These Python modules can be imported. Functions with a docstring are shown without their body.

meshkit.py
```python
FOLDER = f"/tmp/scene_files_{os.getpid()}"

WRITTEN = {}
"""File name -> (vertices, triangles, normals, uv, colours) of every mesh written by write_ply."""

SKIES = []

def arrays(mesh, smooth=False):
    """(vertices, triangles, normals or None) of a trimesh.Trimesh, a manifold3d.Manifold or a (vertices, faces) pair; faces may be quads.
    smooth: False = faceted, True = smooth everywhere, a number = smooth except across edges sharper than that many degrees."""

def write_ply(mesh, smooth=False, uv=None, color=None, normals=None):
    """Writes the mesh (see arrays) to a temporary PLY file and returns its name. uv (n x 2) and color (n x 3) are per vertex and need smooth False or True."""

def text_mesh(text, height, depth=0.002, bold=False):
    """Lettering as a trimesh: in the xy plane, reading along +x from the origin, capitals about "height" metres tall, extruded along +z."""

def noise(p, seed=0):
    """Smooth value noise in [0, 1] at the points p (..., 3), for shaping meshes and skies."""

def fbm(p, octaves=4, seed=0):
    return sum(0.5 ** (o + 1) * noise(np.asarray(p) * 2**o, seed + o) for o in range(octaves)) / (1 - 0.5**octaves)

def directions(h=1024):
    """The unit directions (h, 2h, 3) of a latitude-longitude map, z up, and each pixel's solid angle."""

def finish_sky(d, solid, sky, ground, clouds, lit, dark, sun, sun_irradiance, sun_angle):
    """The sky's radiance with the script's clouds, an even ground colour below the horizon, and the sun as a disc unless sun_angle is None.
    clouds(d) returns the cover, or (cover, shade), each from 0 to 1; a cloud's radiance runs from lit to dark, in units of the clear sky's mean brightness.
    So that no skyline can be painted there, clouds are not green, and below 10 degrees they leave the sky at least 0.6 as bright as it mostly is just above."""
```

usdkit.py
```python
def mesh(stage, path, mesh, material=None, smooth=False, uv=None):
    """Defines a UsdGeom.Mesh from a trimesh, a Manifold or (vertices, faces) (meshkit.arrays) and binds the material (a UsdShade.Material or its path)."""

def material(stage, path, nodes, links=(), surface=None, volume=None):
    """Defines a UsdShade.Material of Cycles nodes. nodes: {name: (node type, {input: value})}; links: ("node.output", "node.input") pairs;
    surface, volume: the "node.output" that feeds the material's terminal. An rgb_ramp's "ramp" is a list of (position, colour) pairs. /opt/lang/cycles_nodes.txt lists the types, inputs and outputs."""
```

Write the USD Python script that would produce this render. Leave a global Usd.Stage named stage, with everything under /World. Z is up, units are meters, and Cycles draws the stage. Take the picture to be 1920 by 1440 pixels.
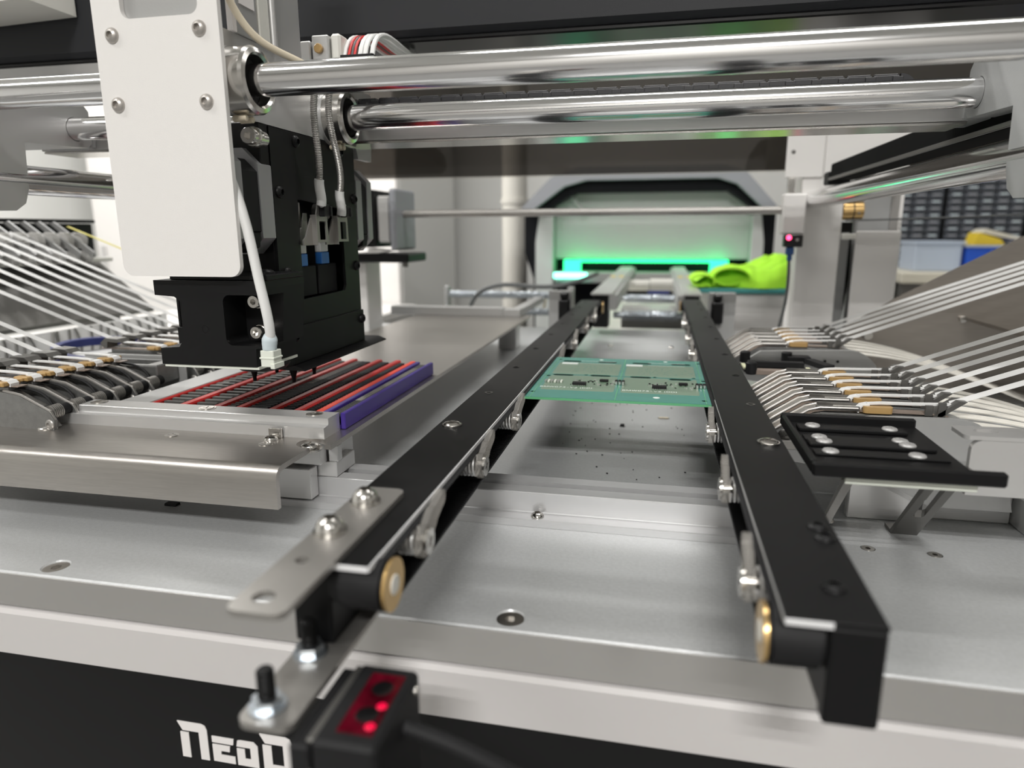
import math, random
import numpy as np, trimesh, manifold3d as m3
from shapely.geometry import Polygon, Point, box as sbox, LineString
from shapely.ops import unary_union
from pxr import Usd, UsdGeom, UsdLux, UsdShade, Gf, Sdf, Vt
import usdkit, meshkit

stage = Usd.Stage.CreateInMemory()
UsdGeom.SetStageUpAxis(stage, UsdGeom.Tokens.z)
UsdGeom.SetStageMetersPerUnit(stage, 1.0)
UsdGeom.Xform.Define(stage, '/World')
random.seed(7); rng = np.random.default_rng(7)
CAMZ = 1250.0     # height of the lens over the room floor, mm; all coordinates below are mm with the lens at (0, 0, 0)

# ------------------------------------------------------------------ camera, light, exposure
cam = UsdGeom.Camera.Define(stage, '/World/camera')
Rr = np.array([[0.97807952, 0.20818969, -0.00418337], [0.04134243, -0.21383923, -0.97599364], [-0.20408639, 0.95442644, -0.21775884]])
cam.AddTransformOp().Set(Gf.Matrix4d(*Rr[0], 0, *(-Rr[1]), 0, *(-Rr[2]), 0, 0, 0, CAMZ / 1000, 1))
cam.CreateHorizontalApertureAttr(36.0); cam.CreateVerticalApertureAttr(27.0)
cam.CreateFocalLengthAttr(24.012)
cam.CreateFStopAttr(6.9); cam.CreateFocusDistanceAttr(0.40)
cam.CreateClippingRangeAttr(Gf.Vec2f(0.01, 50))
cam.CreateExposureAttr(0.42)
TUBE_KEY, TUBE_BACK, TUBE_MID, TUBE_LEFT, TUBE = 290.0, 105.0, 24.0, 34.0, 10.0      # strength of the tubes: in front of the machine, over the left back of the room, elsewhere

# ------------------------------------------------------------------ materials
def mat(name, col, rough=0.5, metal=0.0, noise=0.0, nscale=300., bump=0.0, bscale=900., coat=0.0, spec=0.5, trans=0.0, ior=1.5, stretch=None, emis=None, es=0.0, aniso=None):
    p = {"base_color": col, "roughness": rough, "metallic": metal, "specular_ior_level": spec, "coat_weight": coat, "transmission_weight": trans, "ior": ior}
    if emis: p["emission_color"] = emis; p["emission_strength"] = es
    n, l = {"p": ("principled_bsdf", p)}, []
    if noise or bump:
        n["tc"] = ("texture_coordinate", {})
        n["mp"] = ("mapping", {"scale": stretch or (1, 1, 1)})
        l.append(("tc.object", "mp.vector"))
    if noise:
        n["nz"] = ("noise_texture", {"scale": nscale, "detail": 3.0, "roughness": 0.6})
        a = [max(0, c * (1 - noise)) for c in col]; b = [min(1, c * (1 + noise)) for c in col]
        n["rp"] = ("rgb_ramp", {"ramp": [(0.25, a), (0.75, b)]})
        l += [("mp.vector", "nz.vector"), ("nz.fac", "rp.fac"), ("rp.color", "p.base_color")]
    if bump:
        n["nb"] = ("noise_texture", {"scale": bscale, "detail": 2.0})
        n["b"] = ("bump", {"strength": bump, "distance": 0.0004})
        l += [("mp.vector", "nb.vector"), ("nb.fac", "b.height"), ("b.normal", "p.normal")]
    return usdkit.material(stage, '/World/Looks/' + name, n, l, surface="p.BSDF")

def clear(name, col, mixf=0.25, rough=0.05, tint=(1, 1, 1)):
    return usdkit.material(stage, '/World/Looks/' + name, {"t": ("transparent_bsdf", {"color": tint}), "p": ("principled_bsdf", {"base_color": col, "roughness": rough}), "m": ("mix_closure", {"fac": mixf})},
                           [("t.BSDF", "m.closure1"), ("p.BSDF", "m.closure2")], surface="m.closure")

M = dict(
    deck=mat('deck_aluminium', (.55, .56, .565), .34, .32, noise=.07, nscale=500, bump=.14, bscale=1400),
    deckedge=mat('milled_aluminium_edge', (.60, .585, .57), .28, .75),
    profile=mat('profile_aluminium', (.57, .57, .575), .34, .5),
    satin=mat('satin_aluminium', (.66, .655, .65), .36, .65, bump=.05),
    white=mat('white_powder_coat', (.79, .77, .75), .5, bump=.12, bscale=1800),
    frame=mat('frame_powder_coat', (.58, .56, .555), .5, bump=.1, bscale=1800),
    cream=mat('cream_enamel', (.72, .71, .66), .4),
    grey=mat('grey_casting', (.40, .405, .405), .55, bump=.2, bscale=1500),
    greyalu=mat('grey_alloy', (.46, .46, .455), .45, .5, bump=.1),
    black=mat('black_anodised', (.0055, .0055, .006), .42, bump=.08, bscale=2500, spec=.25),
    blackgloss=mat('black_gloss', (.006, .006, .0065), .25, spec=.3),
    blackmatt=mat('black_plastic', (.010, .010, .011), .6, spec=.3),
    beam=mat('black_beam_paint', (.020, .021, .024), .55, bump=.15, bscale=1800, spec=.3),
    rubber=mat('matt_black_rail', (.006, .006, .006), .9, spec=.1),
    chain=mat('chain_plastic', (.015, .015, .018), .4),
    chrome=mat('ground_steel_rod', (.86, .855, .86), .13, 1.0),
    steel=mat('stainless_steel', (.66, .64, .61), .2, 1.0),
    sheet=mat('brushed_steel_sheet', (.50, .475, .45), .33, .95, noise=.06, nscale=60, stretch=(1, 14, 14)),
    guard=mat('brown_steel_sheet', (.36, .33, .30), .30, .9, noise=.05, nscale=40, stretch=(1, 1, 10)),
    bracket=mat('dull_steel_bracket', (.40, .385, .365), .42, .8),
    screwm=mat('dull_stainless_screw', (.52, .49, .46), .38, .7),
    zinc=mat('zinc_plated_steel', (.52, .56, .60), .32, 1.0),
    darksteel=mat('dark_steel', (.20, .195, .185), .4, .8),
    feeder=mat('cast_zinc_feeder', (.27, .27, .265), .40, .75, noise=.12, nscale=200),
    brass=mat('brass', (.70, .47, .20), .28, .9),
    amber=mat('amber_film', (.47, .30, .12), .35),
    tape=mat('brown_carrier_tape', (.27, .215, .18), .45),
    paper=mat('white_paper_tape', (.83, .80, .73), .65),
    film=clear('cover_film', (.86, .86, .85), .66, .25),
    clear=clear('clear_polymer', (.75, .72, .68), .17, .06, (.96, .95, .93)),
    red=mat('red_plastic', (.60, .030, .028), .38),
    redbright=mat('bright_red_plastic', (.85, .07, .035), .4),
    purple=mat('purple_plastic', (.055, .028, .25), .36),
    pcb=mat('green_solder_mask', (.045, .25, .20), .22, spec=.4),
    pcbcore=mat('board_core', (.012, .035, .022), .6),
    pcbedge=mat('green_laminate', (.12, .42, .20), .45),
    pcbcopper=mat('masked_copper', (.17, .26, .18), .24, spec=.45),
    silk=mat('white_silkscreen', (.80, .85, .82), .5),
    chip=mat('black_epoxy', (.009, .009, .010), .45, spec=.35),
    tin=mat('solder_tin', (.75, .75, .74), .25, 1.0),
    fr4=mat('white_circuit_board', (.75, .78, .70), .5),
    led=mat('led_package', (.80, .80, .55), .4),
    cable=mat('white_cable', (.80, .80, .79), .42),
    greycable=mat('grey_cable', (.10, .105, .105), .5),
    creamcable=mat('cream_cable', (.70, .62, .48), .45),
    blue=mat('blue_plastic', (.03, .16, .50), .35),
    bluebin=mat('blue_bin_plastic', (.015, .09, .55), .4),
    navy=mat('navy_plastic', (.02, .03, .16), .4),
    bluecable=mat('blue_boot', (.02, .08, .25), .5),
    motor=mat('motor_end_cap', (.42, .42, .43), .42, .6),
    yellow=mat('yellow_plastic', (.80, .58, .04), .5),
    yellowfilm=mat('yellow_film', (.62, .55, .10), .4),
    lime=mat('lime_microfibre', (.40, .82, .04), .95, bump=.9, bscale=500),
    teal=mat('teal_mat', (.05, .28, .27), .6),
    redwin=mat('red_sensor_window', (.075, .002, .008), .08, noise=.8, nscale=130, spec=.35),
    redspot=mat('red_emitter', (.5, .0, .03), .3, emis=(1, .0, .06), es=.45),
    redled=mat('red_indicator', (.6, .05, .08), .3, emis=(1, .05, .15), es=4.),
    greendot=mat('green_indicator', (.02, .3, .08), .3, emis=(.0, .8, .2), es=.3),
    greenlamp=mat('green_lamp', (.02, .6, .25), .3, emis=(.03, 1, .26), es=2.2),
    cyanlamp=mat('cyan_lamp', (.2, .9, .7), .3, emis=(.22, 1, .66), es=3.),
    oven=mat('oven_paint', (.66, .67, .66), .5),
    ovengrey=mat('oven_grey', (.33, .34, .37), .5),
    ovenblack=mat('oven_black', (.006, .0065, .009), .6, spec=.2),
    glassdoor=clear('oven_window', (.42, .50, .44), .8, .3),
    smoke=clear('smoked_acrylic', (.03, .028, .025), .28, .05, (.40, .385, .37)),
    smoke2=clear('smoked_strip', (.03, .028, .025), .14, .1, (.80, .78, .75)),
    wallw=mat('wall_paint', (.80, .80, .78), .8),
    wallg=mat('grey_wall_paint', (.50, .49, .47), .8),
    floor=mat('floor_vinyl', (.22, .22, .215), .5),
    ceil=mat('ceiling_tile', (.68, .68, .66), .9),
    pipe=mat('pipe_paint', (.62, .60, .55), .5),
    stripgrey=mat('strip_grey', (.085, .085, .08), .5),
    drawer=mat('smoked_drawer', (.10, .11, .13), .3),
    drawerframe=mat('drawer_frame', (.02, .022, .026), .5),
    bin=clear('clear_bin', (.62, .70, .82), .62, .25),
    wood=mat('pale_laminate', (.70, .66, .55), .5),
    logo=mat('white_print', (.80, .77, .76), .5),
    whiteedge=mat('white_edge_tape', (.76, .76, .77), .45),
    tealband=mat('label_pale_blue', (.60, .68, .72), .5),
    wheelwhite=mat('worn_white_plastic', (.50, .49, .47), .5),
    reel=mat('white_reel', (.83, .82, .80), .5),
)

# ------------------------------------------------------------------ scene helpers
used = {}
def numbered(parent, name):
    k = used.setdefault(parent, {}); n = k.get(name, 0); k[name] = n + 1
    return f'{parent}/{name}' if n == 0 else f'{parent}/{name}_{n:03d}'
def tagp(prim, **kw):
    for k, v in kw.items():
        if v: prim.SetCustomDataByKey(k, v)
def W(p): return (p[0] / 1000, p[1] / 1000, (p[2] + CAMZ) / 1000)
def _rel(mesh, loc):
    v, f = meshkit.arrays(mesh)[:2] if not isinstance(mesh, trimesh.Trimesh) else (np.asarray(mesh.vertices), np.asarray(mesh.faces))
    return ((v - np.asarray(loc, float)) / 1000, f)
class Part:
    def __init__(s, prim, loc): s.prim, s.path, s.loc = prim, str(prim.GetPath()), loc
    def part(s, name, mesh, m, smooth=30, label=None, kind=None):
        v, f = _rel(mesh, s.loc)
        p = usdkit.mesh(stage, numbered(s.path, name), trimesh.Trimesh(v, f, process=False), M[m], smooth=smooth).GetPrim()
        tagp(p, label=label, kind=kind)
        return Part(p, s.loc)
def thing(name, label, cat, loc=(0, 0, 0), group=None, kind=None):
    x = UsdGeom.Xform.Define(stage, numbered('/World', name)); x.AddTranslateOp().Set(Gf.Vec3d(*W(loc)))
    tagp(x.GetPrim(), label=label, category=cat, group=group, kind=kind)
    return Part(x.GetPrim(), loc)
def single(name, mesh, m, label, cat, loc=None, group=None, kind=None, smooth=30):
    if loc is None:
        v = np.asarray(mesh.vertices) if isinstance(mesh, trimesh.Trimesh) else np.asarray(meshkit.arrays(mesh)[0])
        b = np.array([v.min(0), v.max(0)]); loc = (b[:, 0].mean(), b[:, 1].mean(), b[0, 2])
    v, f = _rel(mesh, loc)
    p = usdkit.mesh(stage, numbered('/World', name), trimesh.Trimesh(v, f, process=False), M[m], smooth=smooth)
    p.AddTranslateOp().Set(Gf.Vec3d(*W(loc)))
    tagp(p.GetPrim(), label=label, category=cat, group=group, kind=kind)
    return Part(p.GetPrim(), loc)
def dup(src, loc, label, group=None, rotz=0.0):
    base = src.path.rsplit('/', 1)[1]
    was = src.prim.GetCustomData()
    x = UsdGeom.Xform.Define(stage, numbered('/World', base))
    x.GetPrim().GetReferences().AddInternalReference(src.prim.GetPath())
    x.GetPrim().SetInstanceable(True)
    x.GetPrim().CreateAttribute('xformOp:translate', Sdf.ValueTypeNames.Double3, False).Set(Gf.Vec3d(*W(loc)))
    tagp(x.GetPrim(), label=label, category=was['category'], group=group or was.get('group'))
    return x

# ------------------------------------------------------------------ mesh helpers (mm)
def cat(*ms):
    ms = [trimesh.Trimesh(*meshkit.arrays(x)[:2], process=False) if not isinstance(x, trimesh.Trimesh) else x for x in (ms[0] if len(ms) == 1 and isinstance(ms[0], (list, tuple)) else ms)]
    return trimesh.util.concatenate(ms)
_bf = {}
def box(x0, x1, y0, y1, z0, z1, b=0.4):
    lo, hi = np.minimum((x0, y0, z0), (x1, y1, z1)).astype(float), np.maximum((x0, y0, z0), (x1, y1, z1)).astype(float)
    b = min(b, (hi - lo).min() * 0.3)
    if b <= 0.02:
        return trimesh.creation.box(bounds=[lo, hi])
    c, h = (lo + hi) / 2, (hi - lo) / 2
    P = []
    for s in np.ndindex(2, 2, 2):
        sg = np.array(s) * 2 - 1
        for k in range(3):
            q = h - b; q[k] = h[k]; P.append(sg * q)
    P = np.array(P)
    if 'f' not in _bf:
        m = trimesh.convex.convex_hull(np.array([sg_ for s in np.ndindex(2, 2, 2) for sg_ in [np.where(np.arange(3) == k, 1.0, .8) * (np.array(s) * 2 - 1) for k in range(3)]]))
        ref = np.array([np.where(np.arange(3) == k, 1.0, .8) * (np.array(s) * 2 - 1) for s in np.ndindex(2, 2, 2) for k in range(3)])
        idx = [int(np.argmin(((ref - v) ** 2).sum(1))) for v in m.vertices]
        _bf['f'] = np.array(idx)[m.faces]
    return trimesh.Trimesh(P + c, _bf['f'], process=False)
def frame(axis):
    a = np.asarray(axis, float); a = a / np.linalg.norm(a)
    t = np.array([0, 0, 1.0]) if abs(a[2]) < .9 else np.array([1.0, 0, 0])
    u = np.cross(t, a); u /= np.linalg.norm(u)
    return np.column_stack([u, np.cross(a, u), a])
def lathe(prof, pos, axis, n=32):
    """prof: [(r, h)...] from the axis and back; revolved round axis at pos."""
    m = trimesh.creation.revolve(np.array(prof, float), sections=n)
    m = trimesh.Trimesh(np.asarray(m.vertices) @ frame(axis).T + np.asarray(pos, float), m.faces, process=False)
    return m
def cyl(p0, p1, r, n=24, c=0.0):
    p0, p1 = np.asarray(p0, float), np.asarray(p1, float); L = np.linalg.norm(p1 - p0)
    pr = [(0, 0), (r - c, 0), (r, c), (r, L - c), (r - c, L), (0, L)] if c else [(0, 0), (r, 0), (r, L), (0, L)]
    return lathe(pr, p0, p1 - p0, n)
def ring(pos, axis, r0, r1, h, n=32):
    return lathe([(r0, 0), (r1, 0), (r1, h), (r0, h), (r0, 0)], pos, axis, n)
def poly(P, axis, a0, a1, c=0.0):
    """extrude a shapely polygon. axis 'x': polygon (y,z); 'y': (x,z); 'z': (x,y)."""
    P = Polygon(P) if not hasattr(P, 'geom_type') else P
    out = []
    for g in getattr(P, 'geoms', [P]):
        m = trimesh.creation.extrude_polygon(g, abs(a1 - a0), engine='earcut')
        v = np.asarray(m.vertices).copy(); f = np.asarray(m.faces)
        lo = min(a0, a1)
        if axis == 'z': v = np.column_stack([v[:, 0], v[:, 1], v[:, 2] + lo])
        elif axis == 'y': v = np.column_stack([v[:, 0], v[:, 2] + lo, v[:, 1]]); f = f[:, ::-1]
        else: v = np.column_stack([v[:, 2] + lo, v[:, 0], v[:, 1]])
        out.append(trimesh.Trimesh(v, f, process=False))
    return cat(out)
def rrect(x0, x1, y0, y1, r): return sbox(x0 + r, y0 + r, x1 - r, y1 - r).buffer(r, quad_segs=8)
def tube(pts, r, n=10, close=True):
    P = np.asarray(pts, float); T = np.gradient(P, axis=0); T /= np.linalg.norm(T, axis=1)[:, None]
    u = frame(T[0])[:, 0]; V, F = [], []
    rr = np.broadcast_to(r, (len(P),))
    for i, (p, t) in enumerate(zip(P, T)):
        u = u - t * (u @ t); u /= np.linalg.norm(u); w = np.cross(t, u)
        a = np.linspace(0, 2 * np.pi, n, endpoint=False)
        V.append(p + rr[i] * (np.cos(a)[:, None] * u + np.sin(a)[:, None] * w))
    for i in range(len(P) - 1):
        for k in range(n):
            a, b = i * n + k, i * n + (k + 1) % n
            F += [[a, b, b + n], [a, b + n, a + n]]
    V = np.vstack(V); L = len(V)
    if close:
        V = np.vstack([V, P[0], P[-1]])
        for k in range(n):
            F += [[L, (k + 1) % n, k], [L + 1, L - n + k, L - n + (k + 1) % n]]
    return trimesh.Trimesh(V, np.array(F), process=False)
def spline(pts, n=40):
    from scipy.interpolate import CubicSpline
    P = np.asarray(pts, float); d = np.r_[0, np.cumsum(np.linalg.norm(np.diff(P, axis=0), axis=1))]
    return CubicSpline(d, P)(np.linspace(0, d[-1], n))
def ribbon(pts, wdir, w, t):
    """strip of width w along wdir and thickness t following pts"""
    P = np.asarray(pts, float); wd = np.asarray(wdir, float) / np.linalg.norm(wdir)
    T = np.gradient(P, axis=0); N = np.cross(T, wd); N /= np.linalg.norm(N, axis=1)[:, None]
    V = np.stack([P - wd * w / 2 - N * t / 2, P + wd * w / 2 - N * t / 2, P + wd * w / 2 + N * t / 2, P - wd * w / 2 + N * t / 2], 1).reshape(-1, 3)
    F = []
    for i in range(len(P) - 1):
        for k in range(4):
            a, b = i * 4 + k, i * 4 + (k + 1) % 4
            F += [[a, b, b + 4], [a, b + 4, a + 4]]
    e = (len(P) - 1) * 4
    F += [[0, 2, 1], [0, 3, 2], [e, e + 1, e + 2], [e, e + 2, e + 3]]
    return trimesh.Trimesh(V, np.array(F)[:, ::-1], process=False)
def mani(m):
    m = trimesh.Trimesh(m.vertices, m.faces, process=True)
    return m3.Manifold(m3.Mesh(np.asarray(m.vertices, np.float32), np.asarray(m.faces, np.uint32)))
def tri(man):
    q = man.to_mesh(); return trimesh.Trimesh(q.vert_properties[:, :3], q.tri_verts, process=False)
def sub(a, *bs):
    a = mani(a)
    for b in bs: a = a - mani(b)
    return tri(a)
_sc = {}
def screw(kind, pos, axis, r, h, spin=0.3):
    """button: domed hex socket; cap: cylinder with hex socket; pan: domed cross recess. Unit head scaled to r and h."""
    if kind not in _sc:
        prof = {'button': [(0, 0), (1, 0), (1, .15), (.93, .45), (.75, .75), (.5, .93), (.45, 1), (0, 1)],
                'cap': [(0, 0), (1, 0), (1, .86), (.9, 1), (0, 1)],
                'pan': [(0, 0), (1, 0), (1, .3), (.88, .7), (.6, .93), (0, 1)],
                'flat': [(0, 0), (1, 0), (1, .9), (.96, 1), (0, 1)]}[kind]
        b = mani(lathe(prof, (0, 0, 0), (0, 0, 1), 32))
        if kind in ('button', 'cap'):
            b = b - mani(poly([(.5 * math.cos(k * math.pi / 3), .5 * math.sin(k * math.pi / 3)) for k in range(6)], 'z', .35, 1.5))
        else:
            b = b - mani(box(-.6, .6, -.1, .1, .45, 1.5, 0)) - mani(box(-.1, .1, -.6, .6, .45, 1.5, 0))
        _sc[kind] = tri(b)
    m = _sc[kind]; v = np.asarray(m.vertices) * (r, r, h)
    c, s = math.cos(spin), math.sin(spin)
    v = np.column_stack([v[:, 0] * c - v[:, 1] * s, v[:, 0] * s + v[:, 1] * c, v[:, 2]])
    return trimesh.Trimesh(v @ frame(axis).T + np.asarray(pos, float), m.faces, process=False)
def coil(p0, p1, r, turns, wire, n=14, seg=8):
    p0, p1 = np.asarray(p0, float), np.asarray(p1, float); Fm = frame(p1 - p0); L = np.linalg.norm(p1 - p0)
    a = np.linspace(0, turns * 2 * np.pi, int(turns * n))
    return tube(np.column_stack([r * np.cos(a), r * np.sin(a), a / a[-1] * L]) @ Fm.T + p0, wire, seg)
def text(s, h, d, origin, xdir, ydir, bold=False):
    m = meshkit.text_mesh(s, h, d, bold); v = np.asarray(m.vertices)
    xd, yd = np.asarray(xdir, float), np.asarray(ydir, float)
    return trimesh.Trimesh(np.asarray(origin, float) + v[:, :1] * xd + v[:, 1:2] * yd + v[:, 2:] * np.cross(xd, yd), m.faces, process=False)
X, Y, Z = (1, 0, 0), (0, 1, 0), (0, 0, 1)
FL = -CAMZ        # room floor
DK = -160.0       # top of the machine's base plate

# ================================================================== ROOM
def struct(name, mesh, m):
    p = single(name, mesh, m, None, None, kind='structure'); return p
RX0, RX1, RY0, RY1, RZ = -2600, 2700, -2600, 3300, 1500
struct('floor', box(RX0, RX1, RY0, RY1, FL - 100, FL, 0), 'floor')
struct('ceiling', box(RX0, RX1, RY0, RY1, RZ, RZ + 80, 0), 'ceil')
struct('wall_back', box(RX0, RX1, RY1, RY1 + 100, FL, RZ, 0), 'wallw')
struct('wall_front', box(RX0, RX1, RY0 - 100, RY0, FL, RZ, 0), 'wallg')
struct('wall_left', box(RX0 - 100, RX0, RY0, RY1, FL, RZ, 0), 'wallw')
struct('wall_right', box(RX1, RX1 + 100, RY0, RY1, FL, RZ, 0), 'wallg')
LAMPS = [(150, -1650, 'in front of the machine'), (150, 700, 'over the machine'), (-1500, -400, 'over the left aisle'), (-1500, 1500, 'over the left back of the room'), (150, 2500, 'over the oven'), (1700, 1500, 'over the shelves'), (1700, -1000, 'over the right aisle')]
for lx, ly, where in LAMPS:
    t = thing('ceiling_light', f'twin tube ceiling light {where}', 'ceiling light', (lx, ly, RZ - 60), group='ceiling lights')
    hl = 300 if ly == -1650 else 590
    t.part('housing', box(lx - hl - 30, lx + hl + 30, ly - 160, ly + 160, RZ - 25, RZ - .5, 4), 'white')
    hl = 300 if ly == -1650 else 590
    for sy in (-75, 75):
        t.part('tube', cyl((lx - hl, ly + sy, RZ - 44), (lx + hl, ly + sy, RZ - 44), 13, 12), 'cable')
        lt = UsdLux.RectLight.Define(stage, numbered(t.path, 'light')); lt.CreateWidthAttr(hl * 2 / 1000); lt.CreateHeightAttr(.044)
        lt.CreateIntensityAttr(TUBE_KEY if ly == -1650 else TUBE_BACK if (lx, ly) == (-1500, 1500) else TUBE_MID if ly == 700 else TUBE_LEFT if (lx, ly) == (-1500, -400) else TUBE)
        lt.CreateColorAttr(Gf.Vec3f(1.0, .985, .957)); lt.AddTranslateOp().Set(Gf.Vec3d(0, sy / 1000, .0))
    for sx in (-hl - 10, hl + 10):
        t.part('end_cap', box(lx + sx - 10, lx + sx + 10, ly - 100, ly + 100, RZ - 68, RZ - 25, 2), 'white')

# ------------------------------------------------------------------ far background, left to right
t = thing('wall_pipe', 'pale round pipe standing in front of the back wall, left of the oven', 'pipe', (-480, 2300, FL))
t.part('pipe', cyl((-480, 2300, FL), (-480, 2300, RZ - 1), 42, 40), 'pipe')
t.part('pipe_clip', ring((-480, 2300, 90), Z, 42, 46, 16), 'pipe')
t = thing('tall_cabinet', 'tall white cabinet against the left part of the back wall', 'cabinet', (-1500, 2600, FL))
t.part('body', box(-2300, -960, 2500, 3200, FL, 900, 3), 'wallw')
for i, (a, b) in enumerate(((-2295, -1632), (-1628, -965))):
    d = t.part('door', box(a, b, 2478, 2499, FL + 80, 890, 3), 'white'); d.part('handle', box(a + 30, a + 45, 2460, 2478, -250, -50, 2), 'satin')
t = thing('window_bench', 'low white bench running back along the left wall', 'bench', (-1250, 1900, FL))
t.part('bench_top', box(-1700, -900, 1250, 2470, -300, -270, 3), 'white')
t.part('bench_front', box(-1690, -910, 1260, 2460, FL, -300.5, 2), 'wallw')

# reflow oven at the back
oy = 2000
t = thing('reflow_oven', 'grey and black reflow oven glowing green behind the conveyor rails', 'oven', (-50, oy + 300, FL))
def ring_poly(outer, inner): return Polygon(outer, [inner])
hood = [(-378, 60), (-300, 146), (-225, 168), (150, 166), (205, 150), (290, 58), (302, -75), (300, -320), (-390, -320), (-384, -75)]
t.part('body', poly([(-372, 40), (-290, 128), (-220, 150), (150, 148), (205, 132), (282, 40), (282, -330), (-372, -330)], 'y', oy + 60, oy + 800), 'ovenblack', label='black oven body')
t.part('hood_rim', poly(Polygon([(-386, 62), (-300, 146), (-225, 170), (155, 168), (212, 150), (296, 58), (258, 58), (190, 120), (140, 136), (-205, 136), (-265, 120), (-352, 58)]), 'y', oy - 70, oy + 60), 'ovengrey', label='grey rim of the hood')
t.part('hood_shade', poly(Polygon([(-352, 58), (-265, 120), (-205, 136), (140, 136), (190, 120), (258, 58), (236, 58), (172, 104), (-235, 104), (-318, 58)]), 'y', oy - 40, oy + 60), 'ovenblack')
for sg, xi, xo, xb in ((-1, -302, -348, -386), (1, 240, 268, 300)):
    t.part('side_frame', poly(Polygon([(xi, 42), (xo + sg * -6, 42), (xo + sg * 4, -30), (xo + sg * 4, -330), (xi, -330)]), 'y', oy - 20, oy + 60), 'oven', label='white side of the oven')
    t.part('side_wedge', poly(Polygon([(xo - sg * 6, 58), (xb, 56), (xb, -60), (xo + sg * 6, -150), (xo + sg * 5, -30)]), 'y', oy - 10, oy + 58), 'ovenblack', label='black outer side')
t.part('door_panel', box(-300, 240, oy + 20, oy + 40, -78, 118, 2), 'oven', label='pale panel lit green from below')
t.part('light_strip', box(-235, 185, oy - 2, oy + 12, -87, -79, .5), 'greenlamp', label='glowing green strip')
t.part('slot', box(-205, 150, oy + 30, oy + 58, -112, -88, 0), 'ovenblack', label='black board slot')
t.part('sill', box(-290, 235, oy - 60, oy + 58, -142, -113, 2), 'greyalu')
for x0 in (-245, 160):
    t.part('lamp_block', box(x0 - 24, x0 + 24, oy - 25, oy - 3, -114, -79, 2), 'greenlamp', label='lit green block under the strip')
t.part('lamp', cyl((-290, oy - 72, -121), (-198, oy - 72, -121), 8, 14), 'cyanlamp', label='bright cyan lamp tube')
t.part('probe', cyl((-255, oy + 5, 100), (-215, oy + 5, 48), 6), 'oven')
for x0 in (-340, 250):
    t.part('leg', box(x0 - 25, x0 + 25, oy + 80, oy + 130, FL, -330, 2), 'ovenblack')
    t.part('leg', box(x0 - 25, x0 + 25, oy + 700, oy + 750, FL, -330, 2), 'ovenblack')

# conveyor between the machine and the oven
t = thing('link_conveyor', 'grey twin rail conveyor leading from the black rails to the oven', 'conveyor', (-20, 1500, FL))
for s, (x0, x1) in ((-1, (-104, -70)), (1, (36, 66))):
    xi = x1 if s < 0 else x0
    t.part('top_rail', box(x0, x1, 1085, oy - 75, -98, -95, .5), 'satin', label='pale grey top rail')
    t.part('side_rail', box(xi - 7, xi + 7, 1088, oy - 75, -122, -98.2, .5), 'greyalu')
    t.part('end_block', box(-100 if s < 0 else 40, -76 if s < 0 else 62, 1086, 1125, -150, -98.3, 1), 'blackgloss', label='black end block')
    for k in (0, 1):
        t.part('sticker', box(x0 + 3 + k * 17, x0 + 13 + k * 17, 1480, 1512, -94.9, -94.5, 0), 'yellow', label='yellow sticker')
for y0, z0 in ((1180, -140), (1290, -122)):
    t.part('screw_shaft', coil((-60, y0, z0), (34, y0, z0), 6.5, 16, 2.4, 12, 6), 'zinc', label='bright threaded shaft')
    t.part('shaft_core', cyl((-74, y0, z0), (40, y0, z0), 5.5), 'zinc')
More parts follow.
